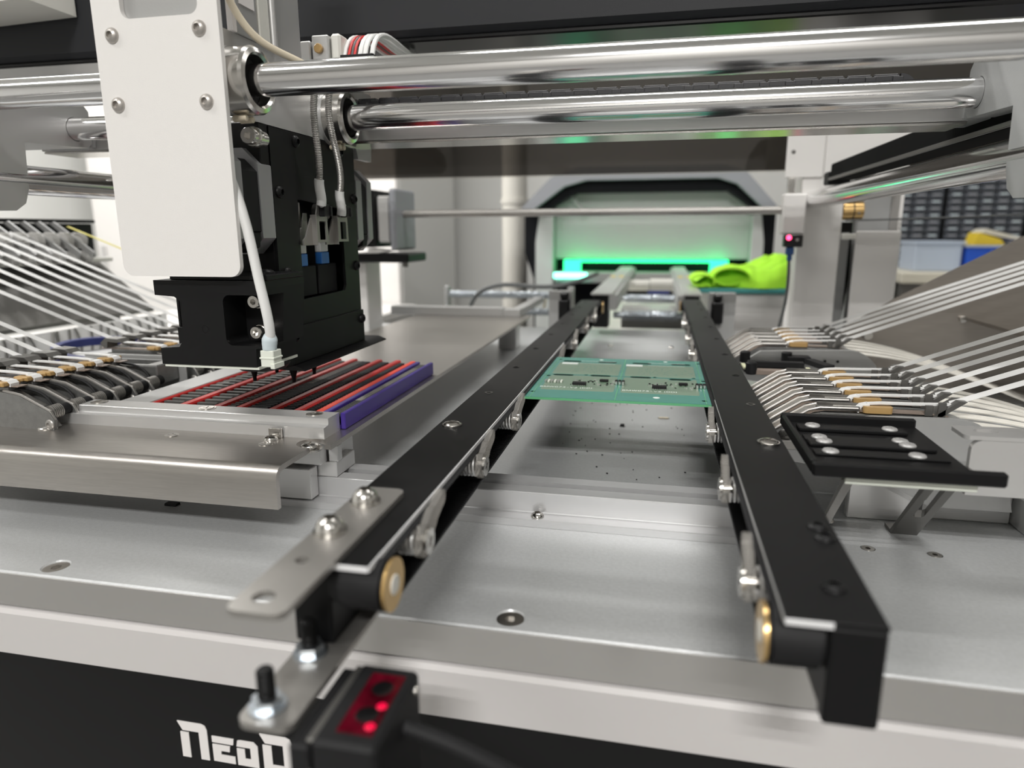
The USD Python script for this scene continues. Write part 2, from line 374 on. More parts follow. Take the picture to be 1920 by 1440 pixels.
t.part('roller', cyl((-18, 1500, -112), (34, 1500, -112), 13), 'cream'); t.part('roller', cyl((-66, 1560, -118), (-20, 1560, -118), 12), 'cream')
t.part('rack', box(-62, 44, 1205, 1216, -166, -148, 1), 'darksteel')
t.part('cross_plate', box(-70, 45, 1330, 1420, -150, -147, .5), 'satin'); t.part('tag', box(-20, 20, 1322, 1329, -118, -110, .5), 'navy')
t.part('bed', box(-130, 66, 1215, 1900, -190, -180, 2), 'cream')
for x0 in (-110, 50):
    for y0 in (1245, 1850): t.part('leg', box(x0 - 15, x0 + 15, y0 - 15, y0 + 15, FL, -190, 1), 'greyalu')

t = thing('lead_screws', 'two bright threaded spindles in an open frame at the left of the conveyor', 'spindles', (-270, 1160, DK - 18))
for x0_, x1_, y0_, z0_ in ((-359, -150, 1158, -106), (-246, -150, 1160, -135)):
    t.part('spindle', cyl((x0_, y0_, z0_), (x1_, y0_, z0_), 5.2, 16), 'zinc', label='bright spindle'); t.part('thread', coil((x0_ + 3, y0_, z0_), (x1_ - 3, y0_, z0_), 5.4, int((x1_ - x0_) / 6), 1.6, 12, 6), 'zinc')
t.part('end_bearing', box(-366, -359.2, 1150, 1166, DK - 17.9, -92, 1), 'greyalu'); t.part('end_bearing', box(-149.8, -140, 1150, 1170, DK - 17.9, -92, 1), 'greyalu')
for x0_ in (-214, -192): t.part('spring', coil((x0_, 1160, -128), (x0_ + 3, 1160, -112), 3, 5, .8), 'creamcable')
t = thing('cable_loop', 'grey cable arching over the far end of the tray plate', 'cable', (-250, 1150, -125))
t.part('cable', tube(spline([(-318, 1140, -159), (-313, 1138, -118), (-300, 1137, -102), (-259, 1137, -88), (-208, 1137, -90), (-160, 1138, -88), (-128, 1155, -80), (-105, 1200, -72)], 50), 3.6, 12), 'greycable')
t = thing('side_cabinet', 'white cabinet with a teal mat on top, right of the conveyor', 'cabinet', (190, 1330, FL))
t.part('body', box(92, 350, 1225, 1600, FL, -104, 3), 'white')
t.part('mat', box(68, 352, 1215, 1602, -103.5, -96, 1), 'teal', label='teal mat')
# folded lime cloth
def cloth():
    nx, ny = 60, 40
    u, v = np.meshgrid(np.linspace(0, 1, nx), np.linspace(0, 1, ny))
    x = 66 + u * 200; y = 1225 + v * 190 + 10 * np.sin(u * 9)
    P = np.column_stack([u.ravel() * 4, v.ravel() * 3, np.zeros(u.size)])
    h = 6 + 36 * meshkit.fbm(P * 1.3 + 3, 3, 4) + 18 * np.exp(-((u.ravel() - .75) ** 2) / .05)
    edge = np.minimum.reduce([u.ravel() * 5, v.ravel() * 6, (1 - v.ravel()) * 5, np.ones(u.size)])
    z = -94.5 + h * np.clip(edge, 0, 1) ** .6
    top = np.column_stack([x.ravel(), y.ravel(), z]); bot = top - (0, 0, 2.0); bot[:, 2] = np.maximum(bot[:, 2], -95.9)
    F = []
    for j in range(ny - 1):
        for i in range(nx - 1):
            a = j * nx + i; F += [[a, a + 1, a + nx + 1], [a, a + nx + 1, a + nx]]
    F = np.array(F); n = len(top); V = np.vstack([top, bot]); F2 = F[:, ::-1] + n
    E = []
    rim = [i for i in range(nx)] + [j * nx + nx - 1 for j in range(1, ny)] + [(ny - 1) * nx + i for i in range(nx - 2, -1, -1)] + [j * nx for j in range(ny - 2, 0, -1)]
    for a, b in zip(rim, rim[1:] + rim[:1]): E += [[a, a + n, b + n], [a, b + n, b]]
    return trimesh.Trimesh(V, np.vstack([F, F2, E]), process=False)
tt = thing('cleaning_cloth', 'crumpled lime green microfibre cloth on the teal mat', 'cloth', (160, 1290, -96))
tt.part('sheet', cloth(), 'lime', smooth=True)
for cx, r, x1, yy in ((118, 17, 240, 1222), (72, 11, 120, 1216)):
    a = np.linspace(-.4, 1.75 * np.pi, 40)
    rr = r * (1 - .35 * a / 6)
    prof = [(cx + 1.9 * rr[i] * math.cos(a[i]), -94.8 + r + rr[i] * math.sin(a[i])) for i in range(40)]
    tt.part('fold', poly(LineString(prof).buffer(1.4), 'y', yy, yy + 90), 'lime')

# shelves, bins and the bench at the right back
sy = 2300
t = thing('work_bench', 'pale topped work bench at the right back of the room', 'bench', (1300, sy, FL))
t.part('bench_top', box(640, 2600, sy - 260, sy + 420, -142, -112, 3), 'wood')
t.part('back_panel', box(660, 2580, sy + 380, sy + 400, FL, -142.5, 2), 'oven')
t.part('front_panel', box(660, 2580, sy - 200, sy - 180, FL + 60, -142.5, 2), 'darksteel')
def drawer_unit(x0, cols, rows, z0, label, gap=4.0, w=42, h=20):
    W_, H_ = cols * w + gap, rows * h + gap
    t = thing('drawer_cabinet', label, 'drawer cabinet', (x0 + W_ / 2, sy + 120, z0))
    t.part('frame', box(x0, x0 + W_, sy + 60, sy + 200, z0, z0 + H_, 1), 'drawerframe')
    for i in range(cols):
        for j in range(rows):
            d = t.part('drawer', box(x0 + gap + i * w, x0 + (i + 1) * w, sy + 48, sy + 59.5, z0 + gap + j * h, z0 + (j + 1) * h, 1), 'drawer')
            d.part('label_holder', box(x0 + gap + i * w + 8, x0 + (i + 1) * w - 8, sy + 44, sy + 47.8, z0 + gap + j * h + 8, z0 + (j + 1) * h - 3, .5), 'tealband' if (i * 7 + j * 3) % 5 < 2 else 'ovengrey')
drawer_unit(700, 3, 13, -111.5, 'dark small parts drawer cabinet, left one on the bench')
drawer_unit(838, 5, 13, -111.5, 'dark small parts drawer cabinet, wide right one on the bench')
t = thing('storage_rack', 'dark upright rack beside the drawer cabinets', 'rack', (1090, sy, -111.5))
t.part('post', box(1072, 1190, sy + 60, sy + 200, -111.5, 250, 1), 'drawerframe')
for k in range(5): t.part('bottle', cyl((1066, sy + 30, -60 + k * 34), (1066, sy + 30, -60 + k * 34 + 22), 11, 16), 'cream')
t.part('rod', cyl((1066, sy + 30, -111), (1066, sy + 30, 130), 2.5), 'darksteel')
t.part('band', cyl((1066, sy + 30, -86), (1066, sy + 30, -76), 12), 'red')
def tub(x0, x1, y0, y1, z0, z1, th=3):
    return sub(box(x0, x1, y0, y1, z0, z1, 2), box(x0 + th, x1 - th, y0 + th, y1 - th, z0 + th, z1 + 20, 0))
t = thing('clear_bin', 'clear plastic bin on the bench left of the blue bin', 'bin', (740, sy - 120, -111.5))
t.part('tub', tub(690, 806, sy - 190, sy - 60, -111.5, -38), 'bin'); t.part('rim', sub(box(684, 812, sy - 196, sy - 54, -38, -30, 1), box(694, 802, sy - 186, sy - 64, -45, -20, 0)), 'bin')
t = thing('blue_bin', 'bright blue plastic bin on the bench', 'bin', (880, sy - 120, -111.5))
t.part('tub', sub(poly([(815, -111.5), (950, -111.5), (985, -44), (815, -44)], 'y', sy - 200, sy - 70), poly([(820, -107), (946, -107), (980, -40), (820, -40)], 'y', sy - 195, sy - 75)), 'bluebin')
t.part('rim', sub(box(811, 990, sy - 206, sy - 66, -47, -41, 1), box(821, 979, sy - 194, sy - 78, -60, -30, 0)), 'bin')
t.part('label', box(872, 884, sy - 201.5, sy - 200.2, -104, -56, 0), 'greyalu')
t = thing('yellow_box', 'yellow tool box lid lying in the blue bin', 'box', (880, sy - 130, -60))
t.part('lid', poly([(840, -40.8), (915, -40.8), (905, -26), (850, -8)], 'y', sy - 170, sy - 100), 'yellow')
t.part('card', poly([(855, -8), (1000, -40.5), (1010, -36), (868, 2)], 'y', sy - 165, sy - 95), 'wood', label='pale card')
t.part('tool', poly([(880, -18), (1030, -40.5), (1050, -28), (930, -12)], 'y', sy - 90, sy - 72), 'drawerframe')

# ================================================================== MACHINE FRAME
t = thing('machine_cabinet', 'white edged machine cabinet with a black front panel under the deck', 'machine cabinet', (-120, 700, FL))
lip = Polygon([(243, -181), (244.5, -179.2), (247, -178.6), (1150, -178.6), (1150, -203), (243, -203)])
t.part('top_frame', poly(lip, 'x', -760, 520), 'frame', label='white top frame')
t.part('front_panel', box(-755, 515, 246, 252, -700, -203.2, .5), 'blackgloss', label='glossy black front panel')
t.part('cabinet_body', box(-750, 510, 252.5, 1140, FL + 40, -203.2, 1), 'blackmatt')
for x0 in (-700, 460):
    for y0 in (300, 1090): t.part('foot', cyl((x0, y0, FL), (x0, y0, FL + 39.5), 25), 'blackmatt')
# stylised lettering NEOD... on the front panel, letter by letter
lz, ly_ = -248.6, 245.9
def letter(ch, ps, m='logo'): return t.part('letter_' + ch, poly(unary_union([Polygon(p) if not hasattr(p, 'geom_type') else p for p in ps]).buffer(.25).buffer(-.15), 'y', ly_ - .35, ly_ + .05), m, label=f'white letter {ch.upper()}')
def nshape(x, w, H, cut=4.6, st=4.4):   # flag topped stem used by N and D
    top = Polygon([(x - 1.2, lz + H), (x + w - 3, lz + H), (x + w - .9, lz + H - .8), (x + w, lz + H - 3), (x + w, lz), (x + w - st, lz), (x + w - st, lz + H - cut), (x + 1.4, lz + H - cut)])
    stem = Polygon([(x, lz), (x + st, lz), (x + st, lz + H - cut - 1.2), (x, lz + H - cut - 1.2)])
    return [top, stem]
x = -217.0
letter('n', nshape(x, 14.5, 19.5)); x += 17
letter('e', [Polygon([(x, lz + 14), (x + 11.5, lz + 14), (x + 11, lz + 10.8), (x, lz + 10.8)]), Polygon([(x, lz + 9.6), (x + 9.2, lz + 9.6), (x + 8.8, lz + 6.6), (x + 4.2, lz + 6.6), (x + 4.2, lz + 4.2), (x + 11.5, lz + 4.2), (x + 11.5, lz + .4), (x, lz + .4)])]); x += 13
o1 = Polygon([(x, lz + 10.6), (x + .6, lz + 13.6), (x + 2, lz + 14), (x + 9, lz + 14), (x + 11, lz + 12), (x + 11, lz + .4), (x, lz + .4), (x, lz + 9.4), (x + 4, lz + 9.4), (x + 4, lz + 4.2), (x + 7.2, lz + 4.2), (x + 7.2, lz + 10.6)]).buffer(0)
letter('o', [o1]); x += 13.4
letter('d', nshape(x + .5, 15, 19.5) + [Polygon([(x + .5, lz), (x + 15.5, lz), (x + 15.5, lz + 3.4), (x + .5, lz + 3.4)])]); x += 18
letter('e', [Polygon([(x, lz + 14), (x + 11.5, lz + 14), (x + 11, lz + 10.8), (x, lz + 10.8)]), Polygon([(x, lz + 9.6), (x + 9.2, lz + 9.6), (x + 8.8, lz + 6.6), (x + 4.2, lz + 6.6), (x + 4.2, lz + 4.2), (x + 11.5, lz + 4.2), (x + 11.5, lz + .4), (x, lz + .4)])]); x += 13
letter('n', nshape(x, 11, 14, 3.6, 3.8))

t = thing('deck_plate', 'sand blasted aluminium deck plate with countersunk screws, under the black rails', 'deck plate', (-120, 700, DK - 18))
plate = box(-740, 500, 246, 1148, DK - 18, DK, 1.0)
csk = [(-55.8, 255.5), (-285, 255.5), (111, 356), (142, 355), (-420, 255.5), (330, 255.5)]
plate = sub(plate, *[lathe([(0, 0), (3.2, 0), (6.6, 4.2), (6.6, 6), (0, 6)], (a, b, DK - 4.1), Z, 32) for a, b in csk[:2] + csk[4:]], *[lathe([(0, 0), (3.6, 0), (3.6, 6), (0, 6)], (a, b, DK - 4.1), Z, 32) for a, b in csk[2:4]])
t.part('plate', plate, 'deck')
t.part('front_edge', box(-740, 500, 245.3, 246.0, DK - 17.8, DK - .7, .1), 'deckedge', label='smooth milled front edge')
for i, (a, b) in enumerate(csk):
    r = 6.1 if i not in (2, 3) else 3.3
    t.part('screw', sub(lathe([(0, -2.6), (2, -2.6), (r, -.5), (r * .96, -.1), (0, -.1)], (a, b, DK - .6 if r > 4 else DK + .2), Z, 32), poly([(a + r * .42 * math.cos(k * math.pi / 3), b + r * .42 * math.sin(k * math.pi / 3)) for k in range(6)], 'z', DK - 2, DK + 3)), 'steel')

# slotted aluminium cross rails lying on the deck
ext = Polygon([(346.8, -159.95), (346.8, -156), (347.3, -155.6), (356.5, -155.6), (357, -155), (357, -144.2), (357.5, -143.7), (367, -143.7), (367, -147.5), (364.5, -147.5), (364.5, -151), (376.5, -151), (376.5, -147.5), (374, -147.5), (374, -143.7), (383.5, -143.7), (384, -144.2), (384, -155.6), (394, -155.6), (394, -159.95)])
from shapely import affinity
for nm, lab, dy in (('a', 'slotted aluminium cross rail on the deck near the front of the black rails', 0), ('b', 'slotted aluminium cross rail on the deck near the far end of the black rails', 590)):
    t = thing('cross_rail', lab, 'aluminium rail', (-120, 366 + dy, DK))
    t.part('profile', poly(affinity.translate(ext, 0, dy), 'x', -560, 60), 'profile')
    for x0 in ((-61, -330) if dy == 0 else (-62, 20)):
        t.part('bolt', screw('button', (x0, 352 + dy, -155.55), Z, 3.7, 2.4), 'steel')

# debris on the deck
for i, (x0, y0, a, b, c, m, lab) in enumerate(((-25, 560, 1.7, 2.2, 1.6, 'chip', 'tiny black chip dropped on the deck under the board'), (9, 591, 4.2, 1.8, 1.0, 'creamcable', 'tiny tan part dropped on the deck beside the black chip'), (-281, 334.5, 4.0, 2.0, 1.6, 'chip', 'small black part with silver leads dropped on the deck under the bent plate'))):
    t = thing('loose_component', lab, 'component', (x0, y0, DK))
    t.part('body', box(x0 - a, x0 + a, y0 - b, y0 + b, DK + .05, DK + c, .2), m)
    for s in (-1, 1): t.part('lead', box(x0 + s * (a + .1), x0 + s * (a + .8), y0 - b * .7, y0 + b * .7, DK + .02, DK + .5, .05), 'tin')
specks = [cat([cyl((a, b, DK + .02), (a + .1, b, DK + .5), r, 6)]) for a, b, r in [(float(rng.uniform(-70, 32)), float(rng.uniform(420, 640)), float(rng.uniform(.25, .8))) for _ in range(46)]]
single('solder_debris', cat(specks), 'chip', 'scattered black solder specks lying on the deck under the board', 'debris', kind='stuff')

# ================================================================== BOARD RAILS
LEV_L, LEV_R = [214, 296, 376, 470, 562, 660, 770, 870], [206, 287, 373, 468, 560, 620, 710, 830]
def rail(side):
    L = side == 'L'
    o, i = (-112.0, -83.6) if L else (62.2, 36.4)      # outer and inner edge of the top plate
    s = 1 if L else -1                                  # direction from outer to inner
    t = thing('board_rail', 'black conveyor rail with a white edge strip, left of the green board' if L else 'black conveyor rail right of the green board, ending in a square black block', 'conveyor rail', ((o + i) / 2, 600, -131))
    y0, y1 = (182, 1022) if L else (181, 1060)
    t.part('side_beam', box(o, o + s * 13.5, y0, y1, -131, -101.75, .6), 'black')
    t.part('top_plate', box(o, i, (178.5 if L else 174.5), y1, -101.6, -100, .25), 'black', label='black top plate')
    if not L: t.part('end_block', box(62.2, 48, 174.6, 181, -131, -101.7, .8), 'black')
    if L:
        t.part('edge_strip', box(i, i + .5, 178.5, 620, -101.9, -100.1, .05), 'whiteedge', label='white edge strip')
        t.part('edge_strip', box(-98, i, 177.9, 178.4, -101.9, -100.1, .05), 'whiteedge', label='white edge strip')
    else:
        t.part('edge_strip', box(48.5, i, 173.8, 174.4, -101.7, -100.1, .05), 'whiteedge', label='white cut edge')
        t.part('edge_strip', box(i - .35, i, 174.5, 420, -101.4, -100.2, .05), 'greyalu', label='worn bare edge')
    # screws and holes along the top
    xs = -104 if L else 54.9
    for k, yy in enumerate((334, 411, 496, 582, 668, 752, 838, 920, 995)):
        if k == 0:
            t.part('top_screw', cat(ring((xs, yy, -99.9), Z, 2.6, 5.3, .7), screw('pan', (xs, yy, -99.6), Z, 4.6, 1.6, .9)), 'steel', label='bright pan head screw')
        else:
            t.part('top_screw', sub(cyl((xs + 1, yy, -100.1), (xs + 1, yy, -99.75), 2.6, 20), cyl((xs + 1, yy, -100.0), (xs + 1, yy, -99), 1.5, 12)), 'darksteel' if k == 1 else 'black')
    if not L:
        for yy, xx in ((236, 57), (227, 57.4), (193, 52.5)):
            t.part('button_screw', screw('button', (xx, yy, -99.95), Z, 3.4, 1.5), 'black', label='black button head screw')
    # belt pulleys at the front end, with brass flanges
    yp, zp = (186, -109.4) if L else (183, -109.8)
    xa, xb = ((-97.5, -79.4) if L else (47.6, 33.0))
    t.part('pulley', cyl((xa, yp, zp), (xb, yp, zp), 7.2, 28), 'blackmatt')
    f = t.part('pulley_flange', cat(ring((xb, yp, zp), (s, 0, 0), 2.2, 8.6, 1.1, 36)), 'brass', label='brass pulley flange')
    f.part('pulley_pin', cyl((xb, yp, zp), (xb + s * 1.6, yp, zp), 3.4, 20, .3), 'cream')
    t.part('pulley_flange', ring((xa + s * 5, yp, zp), (s, 0, 0), 5, 8.4, 1.0, 36), 'brass', label='brass pulley flange')
    t.part('pulley', cyl((xa, y1 - 12, zp), (xb, y1 - 12, zp), 7.2, 24), 'blackmatt')
    t.part('pulley_flange', ring((xb, y1 - 12, zp), (s, 0, 0), 2.2, 8.6, 1.1, 28), 'brass', label='brass pulley flange')
    # toothed belt: lower and upper run and the wrap round the front pulley
    bx0, bx1 = (-94, -80.6) if L else (46.4, 34.2)
    zl = -118.4
    t.part('belt', box(bx0, bx1, yp, y1 - 12, zl - .9, zl, 0), 'blackmatt', label='black toothed belt')
    t.part('belt', box(bx0, bx1, yp, y1 - 12, -102.3, -101.8, 0), 'blackmatt')
    n = int((y1 - 20 - yp) / 2.1)
    bm = trimesh.creation.box((abs(bx1 - bx0) - .6, .95, .55)); V = np.asarray(bm.vertices)
    ys = yp + 6 + np.arange(n) * 2.1
    vv = (V[None] + np.stack([np.full(n, (bx0 + bx1) / 2), ys, np.full(n, zl + .27)], 1)[:, None]).reshape(-1, 3)
    ff = (np.asarray(bm.faces)[None] + (np.arange(n) * 8)[:, None, None]).reshape(-1, 3)
    t.part('belt_teeth', trimesh.Trimesh(vv, ff, process=False), 'black', kind='stuff', smooth=False)
    wedge = [(yp + 8.1 * math.cos(a), zp + 8.1 * math.sin(a)) for a in np.linspace(.5 * np.pi, 1.5 * np.pi, 20)]
    t.part('belt', poly(LineString(wedge).buffer(.45), 'x', min(bx0, bx1), max(bx0, bx1)), 'blackmatt')
    t.part('guard_strip', box(xa + s * 1.0, xa + s * 3.0, yp + 12, y1 - 24, -117.2, -102.6, .2), 'blackgloss')
    # spring loaded clear levers along the inner side
    xl = -78.4 if L else 31.4
    for k, yy in enumerate(LEV_L if L else LEV_R):
        if (L and 395 < yy < 560) or (not L and 400 < yy < 552): continue   # under the board
        lean = 1 if L else .55
        c = t.part('pivot_screw', cat(screw('flat', (xl + s * 1.5, yy, -107.4), (s, 0, 0), 4.8, 1.3), cyl((xl - s * 12.5, yy, -107.2), (xl + s * 1.2, yy, -107.2), 1.9, 14)), 'steel')
        sp = t.part('spring', coil((xl - s * 12, yy, -107.4), (xl - s * 1.8, yy, -107.4), 5.0, 6.0, .62, 18, 6), 'satin')
        lv = unary_union([Point(yy, -107.6).buffer(5.9), LineString([(yy, -107.4), (yy + 9 * lean, -102.4)]).buffer(4.0), LineString([(yy + 9 * lean, -102.4), (yy + 20 * lean, -98.6)]).buffer(3.0)]).buffer(1.2).buffer(-1.2)
        t.part('clamp_lever', poly(lv, 'x', xl - 1.4, xl + 1.4), 'clear', label='clear clamp lever')
    return t
rail('L'); rail('R')

# end brackets and cross support at the far end of the rails
for s, xc, lab in ((-1, -123, 'grey support with a black knob outside the far left rail'), (1, 74, 'grey support with a black knob outside the far right rail')):
    t = thing('rail_support', lab, 'support', (xc, 915, DK))
    t.part('bracket', box(xc - 22 if s < 0 else xc - 10, xc + 10 if s < 0 else xc + 24, 918, 932, DK + .1, -78, 1), 'greyalu')
    t.part('knob', cat(box(xc - 7, xc + 8, 905, 917.5, -118, -88, 2.5), box(xc - 5, xc + 6, 905, 917.5, -88, -79, 2)), 'blackgloss', label='black knob')

# two jaw bracket and sensor at the front of the left rail
t = thing('sensor_bracket', 'flat steel bracket bolted on the front end of the left rail', 'bracket', (-102, 190, -100))
sl = rrect(-110.4, -93.2, 145, 237, 3.5)
sl = sl.difference(Point(-103.4, 175).buffer(2.2)).difference(Point(-103.0, 153).buffer(3.2))
t.part('bar', poly(sl, 'z', -99.95, -98), 'bracket')
for yy, xx in ((221.5, -103.3), (195, -104.2)):
    t.part('bolt', cat(ring((xx, yy, -97.95), Z, 2.5, 5.6, 1.0, 28), screw('button', (xx, yy, -96.95), Z, 4.9, 4.6)), 'steel', label='bright socket head bolt')
t = thing('sensor_mount', 'lower steel bracket holding the red window sensor', 'bracket', (-101, 170, -133))
t.part('bar', poly(rrect(-109.5, -92.8, 143.5, 236, 4).difference(Point(-104, 176).buffer(2)), 'z', -133.2, -131.2), 'bracket')
for yy, xx in ((176.5, -104), (151, -103.5)):
    t.part('nut', cat(ring((xx, yy, -131.15), Z, 2.2, 5.4, .8, 28), poly([(xx + 4.4 * math.cos(k * math.pi / 3 + .3), yy + 4.4 * math.sin(k * math.pi / 3 + .3)) for k in range(6)], 'z', -130.4, -127.8)), 'zinc', label='zinc plated nut')
    t.part('stud', cat(cyl((xx, yy, -137), (xx, yy, -119), 2.3, 16, .4), coil((xx, yy, -128), (xx, yy, -119.6), 2.3, 11, .28, 14, 5)), 'black', label='black threaded stud')
t = thing('board_sensor', 'black photo sensor with red windows and a cable, at the front edge', 'sensor', (-80, 160, -168))
t.part('housing', cat(box(-92.4, -86.2, 141.5, 176, -168, -134, .8), box(-85.8, -67.2, 141.5, 176, -168, -131.6, 1.2)), 'blackmatt')
t.part('rib', box(-87.4, -84.8, 142.5, 175.2, -133.6, -132.2, .4), 'darksteel')
w = t.part('window', box(-80.4, -69.8, 146, 171.5, -131.7, -131.15, .2), 'redwin', label='dark red window')
for yy in (157.5, 149.2):
    w.part('emitter', cat(lathe([(0, 0), (1.5, 0), (1.2, .25), (0, .35)], (-71.8, yy, -131.14), Z, 18)), 'redspot', label='glowing red spot')
for yy in (165, 153.6):
    w.part('lens', lathe([(0, 0), (3.3, 0), (2.6, .18), (0, .25)], (-74.6, yy, -131.14), Z, 22), 'blackgloss')
for p, ax, r in (((-69.5, 141.4, -142), (0, -1, 0), 1.7), ((-67.1, 172, -136), (1, 0, 0), 1.6), ((-86, 141.4, -142), (0, -1, 0), 1.7)):
    t.part('screw', screw('pan', p, ax, r, 1.0), 'steel')
t.part('status_light', cyl((-79, 141.5, -149), (-79, 140.8, -149), 1.6, 16), 'greendot', label='green status light')
t.part('status_light', cyl((-73.5, 141.5, -149), (-73.5, 140.9, -149), 1.6, 16), 'redwin')
t.part('cable', tube(spline([(-69, 163, -141.5), (-62, 164, -143.8), (-52, 165, -147.6), (-42, 166, -152.4), (-30, 168, -160), (-18, 172, -176), (-10, 178, -210)]), 2.5, 12), 'blackmatt', label='dark grey cable')

# ================================================================== GREEN BOARD
zt = -101.62 - .75; zb_ = zt - 1.6
t = thing('circuit_board', 'green circuit board panel of four clamped between the black rails', 'circuit board', (-23.5, 485, zb_))
x0, x1, y0, y1 = -85.6, 38.4, 415, 557
holes = []
def slot(xa, xb, y, w=3.0): return LineString([(xa + w / 2, y), (xb - w / 2, y)]).buffer(w / 2)
for xa, y in ((-73, 483), (-46, 484.2), (-17.5, 484), (10, 481), (-73, 541), (-45, 541), (-18, 541), (12, 541)):
    holes.append(slot(xa, xa + 15, y + (3.5 if y < 500 else 0), 5.5))
for px, py, r in ((-76, 482, 2), (33.6, 482, 2), (-78, 430, 1.6), (30.5, 424, 1.7), (33, 547, 1.8), (-76, 547, 1.6), (-49, 489, 1.3), (0, 489.5, 1.3), (27, 491, 1.3)):
    holes.append(Point(px, py).buffer(r, quad_segs=5))
outline = sbox(x0, y0, x1, y1).difference(unary_union(holes))
hv = unary_union(holes)
t.part('laminate', poly(sbox(x0 + .4, y0 + .4, x1 - .4, y1 - .4).difference(hv), 'z', zb_, zt - .12), 'pcbcore', label='dark board core')
t.part('board_edge', poly(sbox(x0, y0, x1, y1).difference(sbox(x0 + .4, y0 + .4, x1 - .4, y1 - .4)), 'z', zb_, zt - .12), 'pcbedge', label='bright green board edge')
t.part('solder_mask', poly(sbox(x0 + .05, y0 + .05, x1 - .05, y1 - .05).difference(unary_union(holes)), 'z', zt - .12, zt), 'pcb', label='glossy green solder mask')
cx = -23.8; cy = 487.5
for qx0, qx1 in ((-75.5, cx - 1.2), (cx + 1.2, 29.5)):
    for qy0, qy1 in ((436, cy - 1.2), (cy + 1.2, 535)):
        t.part('copper_area', poly(rrect(qx0 + 1, qx1 - 1, qy0 + 1, qy1 - 1, 2).difference(unary_union(holes).buffer(.8)), 'z', zt, zt + .03), 'pcbcopper', label='masked copper area')
for a, b, c, d in ((x0, x1, cy - .25, cy + .25), (cx - .25, cx + .25, y0, y1), (-77.5, -77.1, y0, y1), (31.2, 31.6, y0, y1)):
    t.part('score_line', box(a, b, c, d, zt, zt + .05, 0), 'chip' if c != y0 else 'pcbedge')
for ox, dy in ((0, 0), (53.5, -1.5)):
    t.part('chip', box(-55 + ox, -45.6 + ox, 453 + dy, 457.5 + dy, zt + .25, zt + 1.9, .2), 'chip', label='black chip')
    t.part('chip_legs', cat([box(-54.4 + ox + k * 1.27, -54.0 + ox + k * 1.27, 451.8 + dy, 458.7 + dy, zt + .04, zt + .5, 0) for k in range(7)]), 'tin')
    t.part('chip', box(-37.5 + ox, -31.5 + ox, 466.5 + dy, 470 + dy, zt + .2, zt + 1.5, .2), 'chip', label='small black chip')
    for k in range(3):
        t.part('terminal', cat(box(-26.4 + ox + k * 2.3, -24.8 + ox + k * 2.3, 459 + dy, 461.5 + dy, zt + .04, zt + 2.2, .2)), 'tin', label='bright terminal')
        t.part('terminal_body', box(-26.6 + ox + k * 2.3, -24.6 + ox + k * 2.3, 461.6 + dy, 464.5 + dy, zt + .04, zt + 2.6, .2), 'chip')
    if ox == 0:
        for k in range(6):
            t.part('connector_pin', box(-75 + k * 2.2, -73.6 + k * 2.2, 458, 464, zt + .04, zt + 1.3, .15), 'fr4' if k % 2 else 'tin')
    small = []
    for k in range(46):
        px, py = rng.uniform(-58, -26) + ox, rng.uniform(454, 472) + dy
        if -56 < px - ox < -44 and py - dy < 460 or -39 < px - ox < -30 and py - dy > 465: continue
        small.append(box(px, px + rng.uniform(.6, 1.6), py, py + rng.uniform(.5, 1.2), zt + .04, zt + rng.uniform(.3, .8), 0))
    t.part('small_components', cat(small[::2]), 'tin', kind='stuff'); t.part('small_components', cat(small[1::2]), 'chip', kind='stuff')
    t.part('solder_pads', cat([box(px, px + .9, py, py + .5, zt + .03, zt + .06, 0) for px, py in [(rng.uniform(-66, -24) + ox, rng.uniform(496, 526)) for _ in range(110)]]), 'pcb', kind='stuff')
    t.part('lettering', text('BMW073-V2 (DO)', 2.9, .06, (-76 + ox * 1.03, 444.5 + dy, zt + .01), X, Y), 'silk', label='small white board number')
    t.part('white_patch', box(-72.5 + ox * (.94), -60 + ox * .94, 528, 535, zt + .03, zt + .07, 0), 'silk', label='white printed patch')
    t.part('outline_print', cat([box(-59 + ox, -31 + ox, 543, 543.5, zt, zt + .05, 0), box(-59 + ox, -31 + ox, 533, 533.4, zt + .03, zt + .06, 0)]), 'silk')
    t.part('white_dot', cyl((-43 + ox * .95, 551, zt - .01), (-43 + ox * .95, 551, zt + .05), 1.6, 16), 'silk')
t.part('white_dot', cyl((1.5, 427, zt - .01), (1.5, 427, zt + .05), 2.2, 18), 'silk')

# ================================================================== LEFT TRAY
t = thing('tray_plate', 'brushed steel tray plate with a bent front lip, left of the rails', 'tray plate', (-280, 600, -140))
R = 7.0
xs0, xs1 = -640, -188.3
prof = [(345.5, -118), (299.2 + R, -118)] + [(299.2 + R + R * math.cos(a), -118 - R + R * math.sin(a)) for a in np.linspace(np.pi / 2, np.pi, 10)] + [(299.2, -140.5), (302.2, -140.5)] + [(302.2 + R - 3 + (R - 3) * math.cos(a), -118 - R + (R - 3) * math.sin(a)) for a in np.linspace(np.pi, np.pi / 2, 10)] + [(345.5, -121)]
pf = Polygon([(-640, 345.5), (-188.3, 345.5), (-188.3, 342), (-178.8, 342), (-178.8, 968), (-345, 968), (-345, 372), (-380, 352), (-640, 352)])
notch = Point(-191, 343).buffer(8.5)
lipm = sub(poly(prof, 'x', xs0, xs1), poly(notch, 'z', -125, -110))
t.part('front_lip', lipm, 'sheet', smooth=40)
t.part('plate', poly(pf.difference(notch), 'z', -121, -118.02), 'sheet')
t.part('screw', cat(screw('pan', (-191.5, 341.5, -120.5), Z, 5.4, 3.0), ring((-191.5, 341.5, -121.5), Z, 3, 7, 1)), 'steel', label='pan head screw in the corner notch')
t.part('screw', screw('pan', (-217.5, 344, -118), Z, 4.2, 2.6), 'steel')
